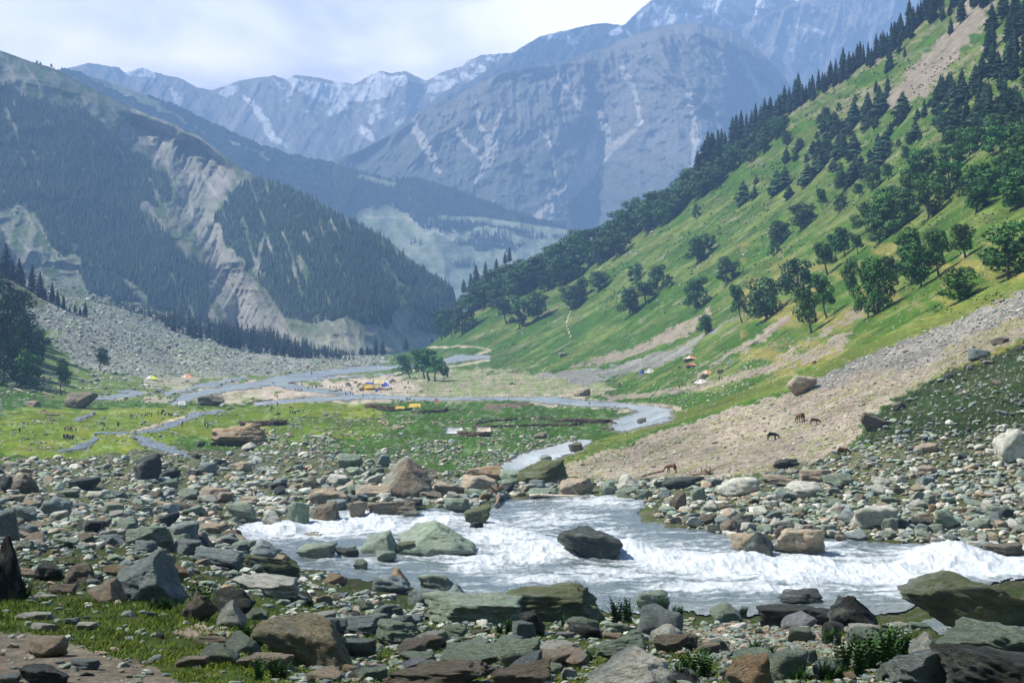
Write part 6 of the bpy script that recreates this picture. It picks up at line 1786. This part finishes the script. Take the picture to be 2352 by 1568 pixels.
brush('low brushwood link on the back wall', '7', [(1530,545),(1640,545)], 30, 60, 13)
brush('dark brush heap between the two white tents', '7', [(405,700),(520,715),(650,730),(770,725)], 62, 420, 4)
brush('stack of branches behind the reddish split boulder', 'e', [(-110,1175),(60,1180),(200,1180),(340,1185),(480,1180)], 80, 560, 5)
brush('left arm of the pen holding the yellow tents', 'e', [(1565,945),(1700,960),(1850,975),(1950,980)], 62, 360, 6)
brush('brushwood front of the pen below the yellow tents', 'e', [(1700,985),(1900,992),(2100,985),(2180,975)], 36, 260, 7)
brush('right arm of the pen right of the yellow tents', 'e', [(2180,1025),(2300,1035),(2450,1020),(2600,1000),(2650,975)], 44, 380, 8)
brush('timber stack beside the braided stream', 'e', [(-40,870),(80,862),(200,850),(310,838)], 34, 160, 9)
brush('log footbridge piled with branches below the camp', 'e', [(1060,735),(1150,730),(1240,720)], 30, 110, 10)
brush('stone and stick heap at the right of the pen', '7', [(2080,632),(2160,640),(2230,640)], 40, 110, 12)

def log(lab, c, pts, rpx, mat=WOOD, taper=.5, branch=0, rootball=0):
    g = np.random.default_rng(len(lab) * 7 + int(pts[0][0])); A = [cvt(c, *q) for q in pts]; s = A[0][2]
    P = np.array([zat(a, b) for a, b, _ in A]); r = rpx * s / F * P[0][1]
    Q = []; 
    for i in range(len(P) - 1):
        for t in (0, .5): Q.append(P[i] * (1 - t) + P[i + 1] * t + [0, 0, r * (.8 + g.normal() * .3)])
    Q.append(P[-1] + [0, 0, r * .6]); n = len(Q); pcs = [tube(Q, [r * (1 - (1 - taper) * i / (n - 1)) * g.uniform(.85, 1.15) for i in range(n)], 8)]
    L_ = np.linalg.norm(Q[-1] - Q[0])
    for k in range(branch):
        t = Q[g.integers(1, n)]; e = t + [g.normal() * L_ * .12, g.normal() * L_ * .08, g.uniform(.05, .22) * L_]; pcs.append(tube([t, (t + e) / 2 + g.normal(size=3) * L_ * .02, e], [r * .4, r * .25, r * .08], 5))
    for k in range(rootball):
        a = g.uniform(0, 6.28); e = Q[0] + np.array([-.3, g.normal() * .6, 0]) * r * 3 + [math.cos(a) * r * 3.4, 0, math.sin(a) * r * 3.4 + r]; pcs.append(tube([Q[0], (Q[0] + e) / 2 + g.normal(size=3) * r * .4, e], [r * .9, r * .5, r * .1], 5))
    V, T = cat(pcs); link('log', mesh_np('log', V, tris=T, mat=mat, smooth=True), label=lab, cat='log')
log('pale birch trunk lying across the far bank of the rapids', '2', [(1290,330),(1400,322),(1550,322),(1700,318)], 11, PALEW, .5, 3)
log('tree stump with a round dark root ball at the far bank', '2', [(1085,330),(1082,360),(1062,392)], 18, WOOD, .5, 0, 40)
log('thin dark log on the gravel beside the brown horse', '2', [(2045,185),(2120,168),(2190,152)], 8)
log('uprooted stump with thin roots on the gravel fan', '3', [(240,165),(190,165),(130,172),(80,135)], 11, WOOD, .25, 3, 12)
log('straight fallen trunk pointing down the shaded hillside', 'd', [(570,545),(700,590),(820,632)], 9, PALEW, .6)
log('second fallen trunk below the thin bare-stemmed tree', 'd', [(770,680),(850,712),(930,745)], 8, PALEW)
log('fallen trunk at the foot of the bright green left tree', 'd', [(130,650),(240,700),(330,740)], 10, PALEW)
log('short dark trunk above the craggy valley boulder', 'd', [(580,755),(640,780),(710,800)], 13)
log('dark log lying on the talus grass', 'd', [(890,380),(960,392),(1055,390)], 9)
log('long dark log on stones at the left', 'd', [(95,1010),(200,1018),(315,1022)], 9)
log('gnarled log with a raised stump end', 'd', [(575,1020),(640,1050),(790,1050)], 14, WOOD, .4, 3, 8)
log('curved dead branch on the plain, left one', '5', [(1005,1005),(1040,998),(1072,1000)], 4, WOOD, .6, 2)
log('pale curved branch on the plain, right one', '5', [(1145,980),(1180,990),(1225,985)], 4, PALEW, .6, 2)
log('low trunk on the grass behind the valley tree clump', '5', [(700,1018),(740,1015),(772,1012)], 4)
log('dead wood at the middle of the plain', '5', [(1165,1080),(1180,1075),(1195,1080)], 7, WOOD, .6, 3)
log('curled fallen tree on the narrow gravel streak', '6', [(565,782),(540,800),(505,808)], 7, PALEW, .6, 5)
log('straight dead trunk on the slope below the curved-foot tree', '6', [(750,722),(690,770),(635,812)], 4)
log('short log lying in the slope grass', '6', [(765,808),(730,825),(700,838)], 4)
log('dark dead log under the tall twin trees', '6', [(1100,738),(1065,745),(1030,750)], 5)
log('half-buried beam on the dark slope', '6', [(1990,835),(1960,850),(1925,866)], 5)
log('dark log on the dark bank near the green block', '2', [(1400,1400),(1500,1394),(1560,1396)], 7)
log('driftwood on the gravel beside the right-hand path', 'f', [(830,710),(880,705),(950,722)], 7, WOOD, .5, 2)
# thin poles of an old enclosure
for k, (x, y, h) in enumerate([(1340,1165,50),(1408,1150,45),(1468,1190,60),(1480,1195,55),(1497,1170,50),(1425,1185,35)]):
    u, v, s = cvt('e', x, y); p = zat(u, v); H = h * s / F * p[1]; V, T = tube([(0, 0, -.2), (.05, 0, H * .5), (.0, 0, H)], [.07, .06, .04], 5)
    link('wooden_post', mesh_np('wooden_post', V, tris=T, mat=WOOD), loc=tuple(p), label=uniq('thin wooden post of the old enclosure among the sheep'), cat='post', group='posts of the old enclosure')
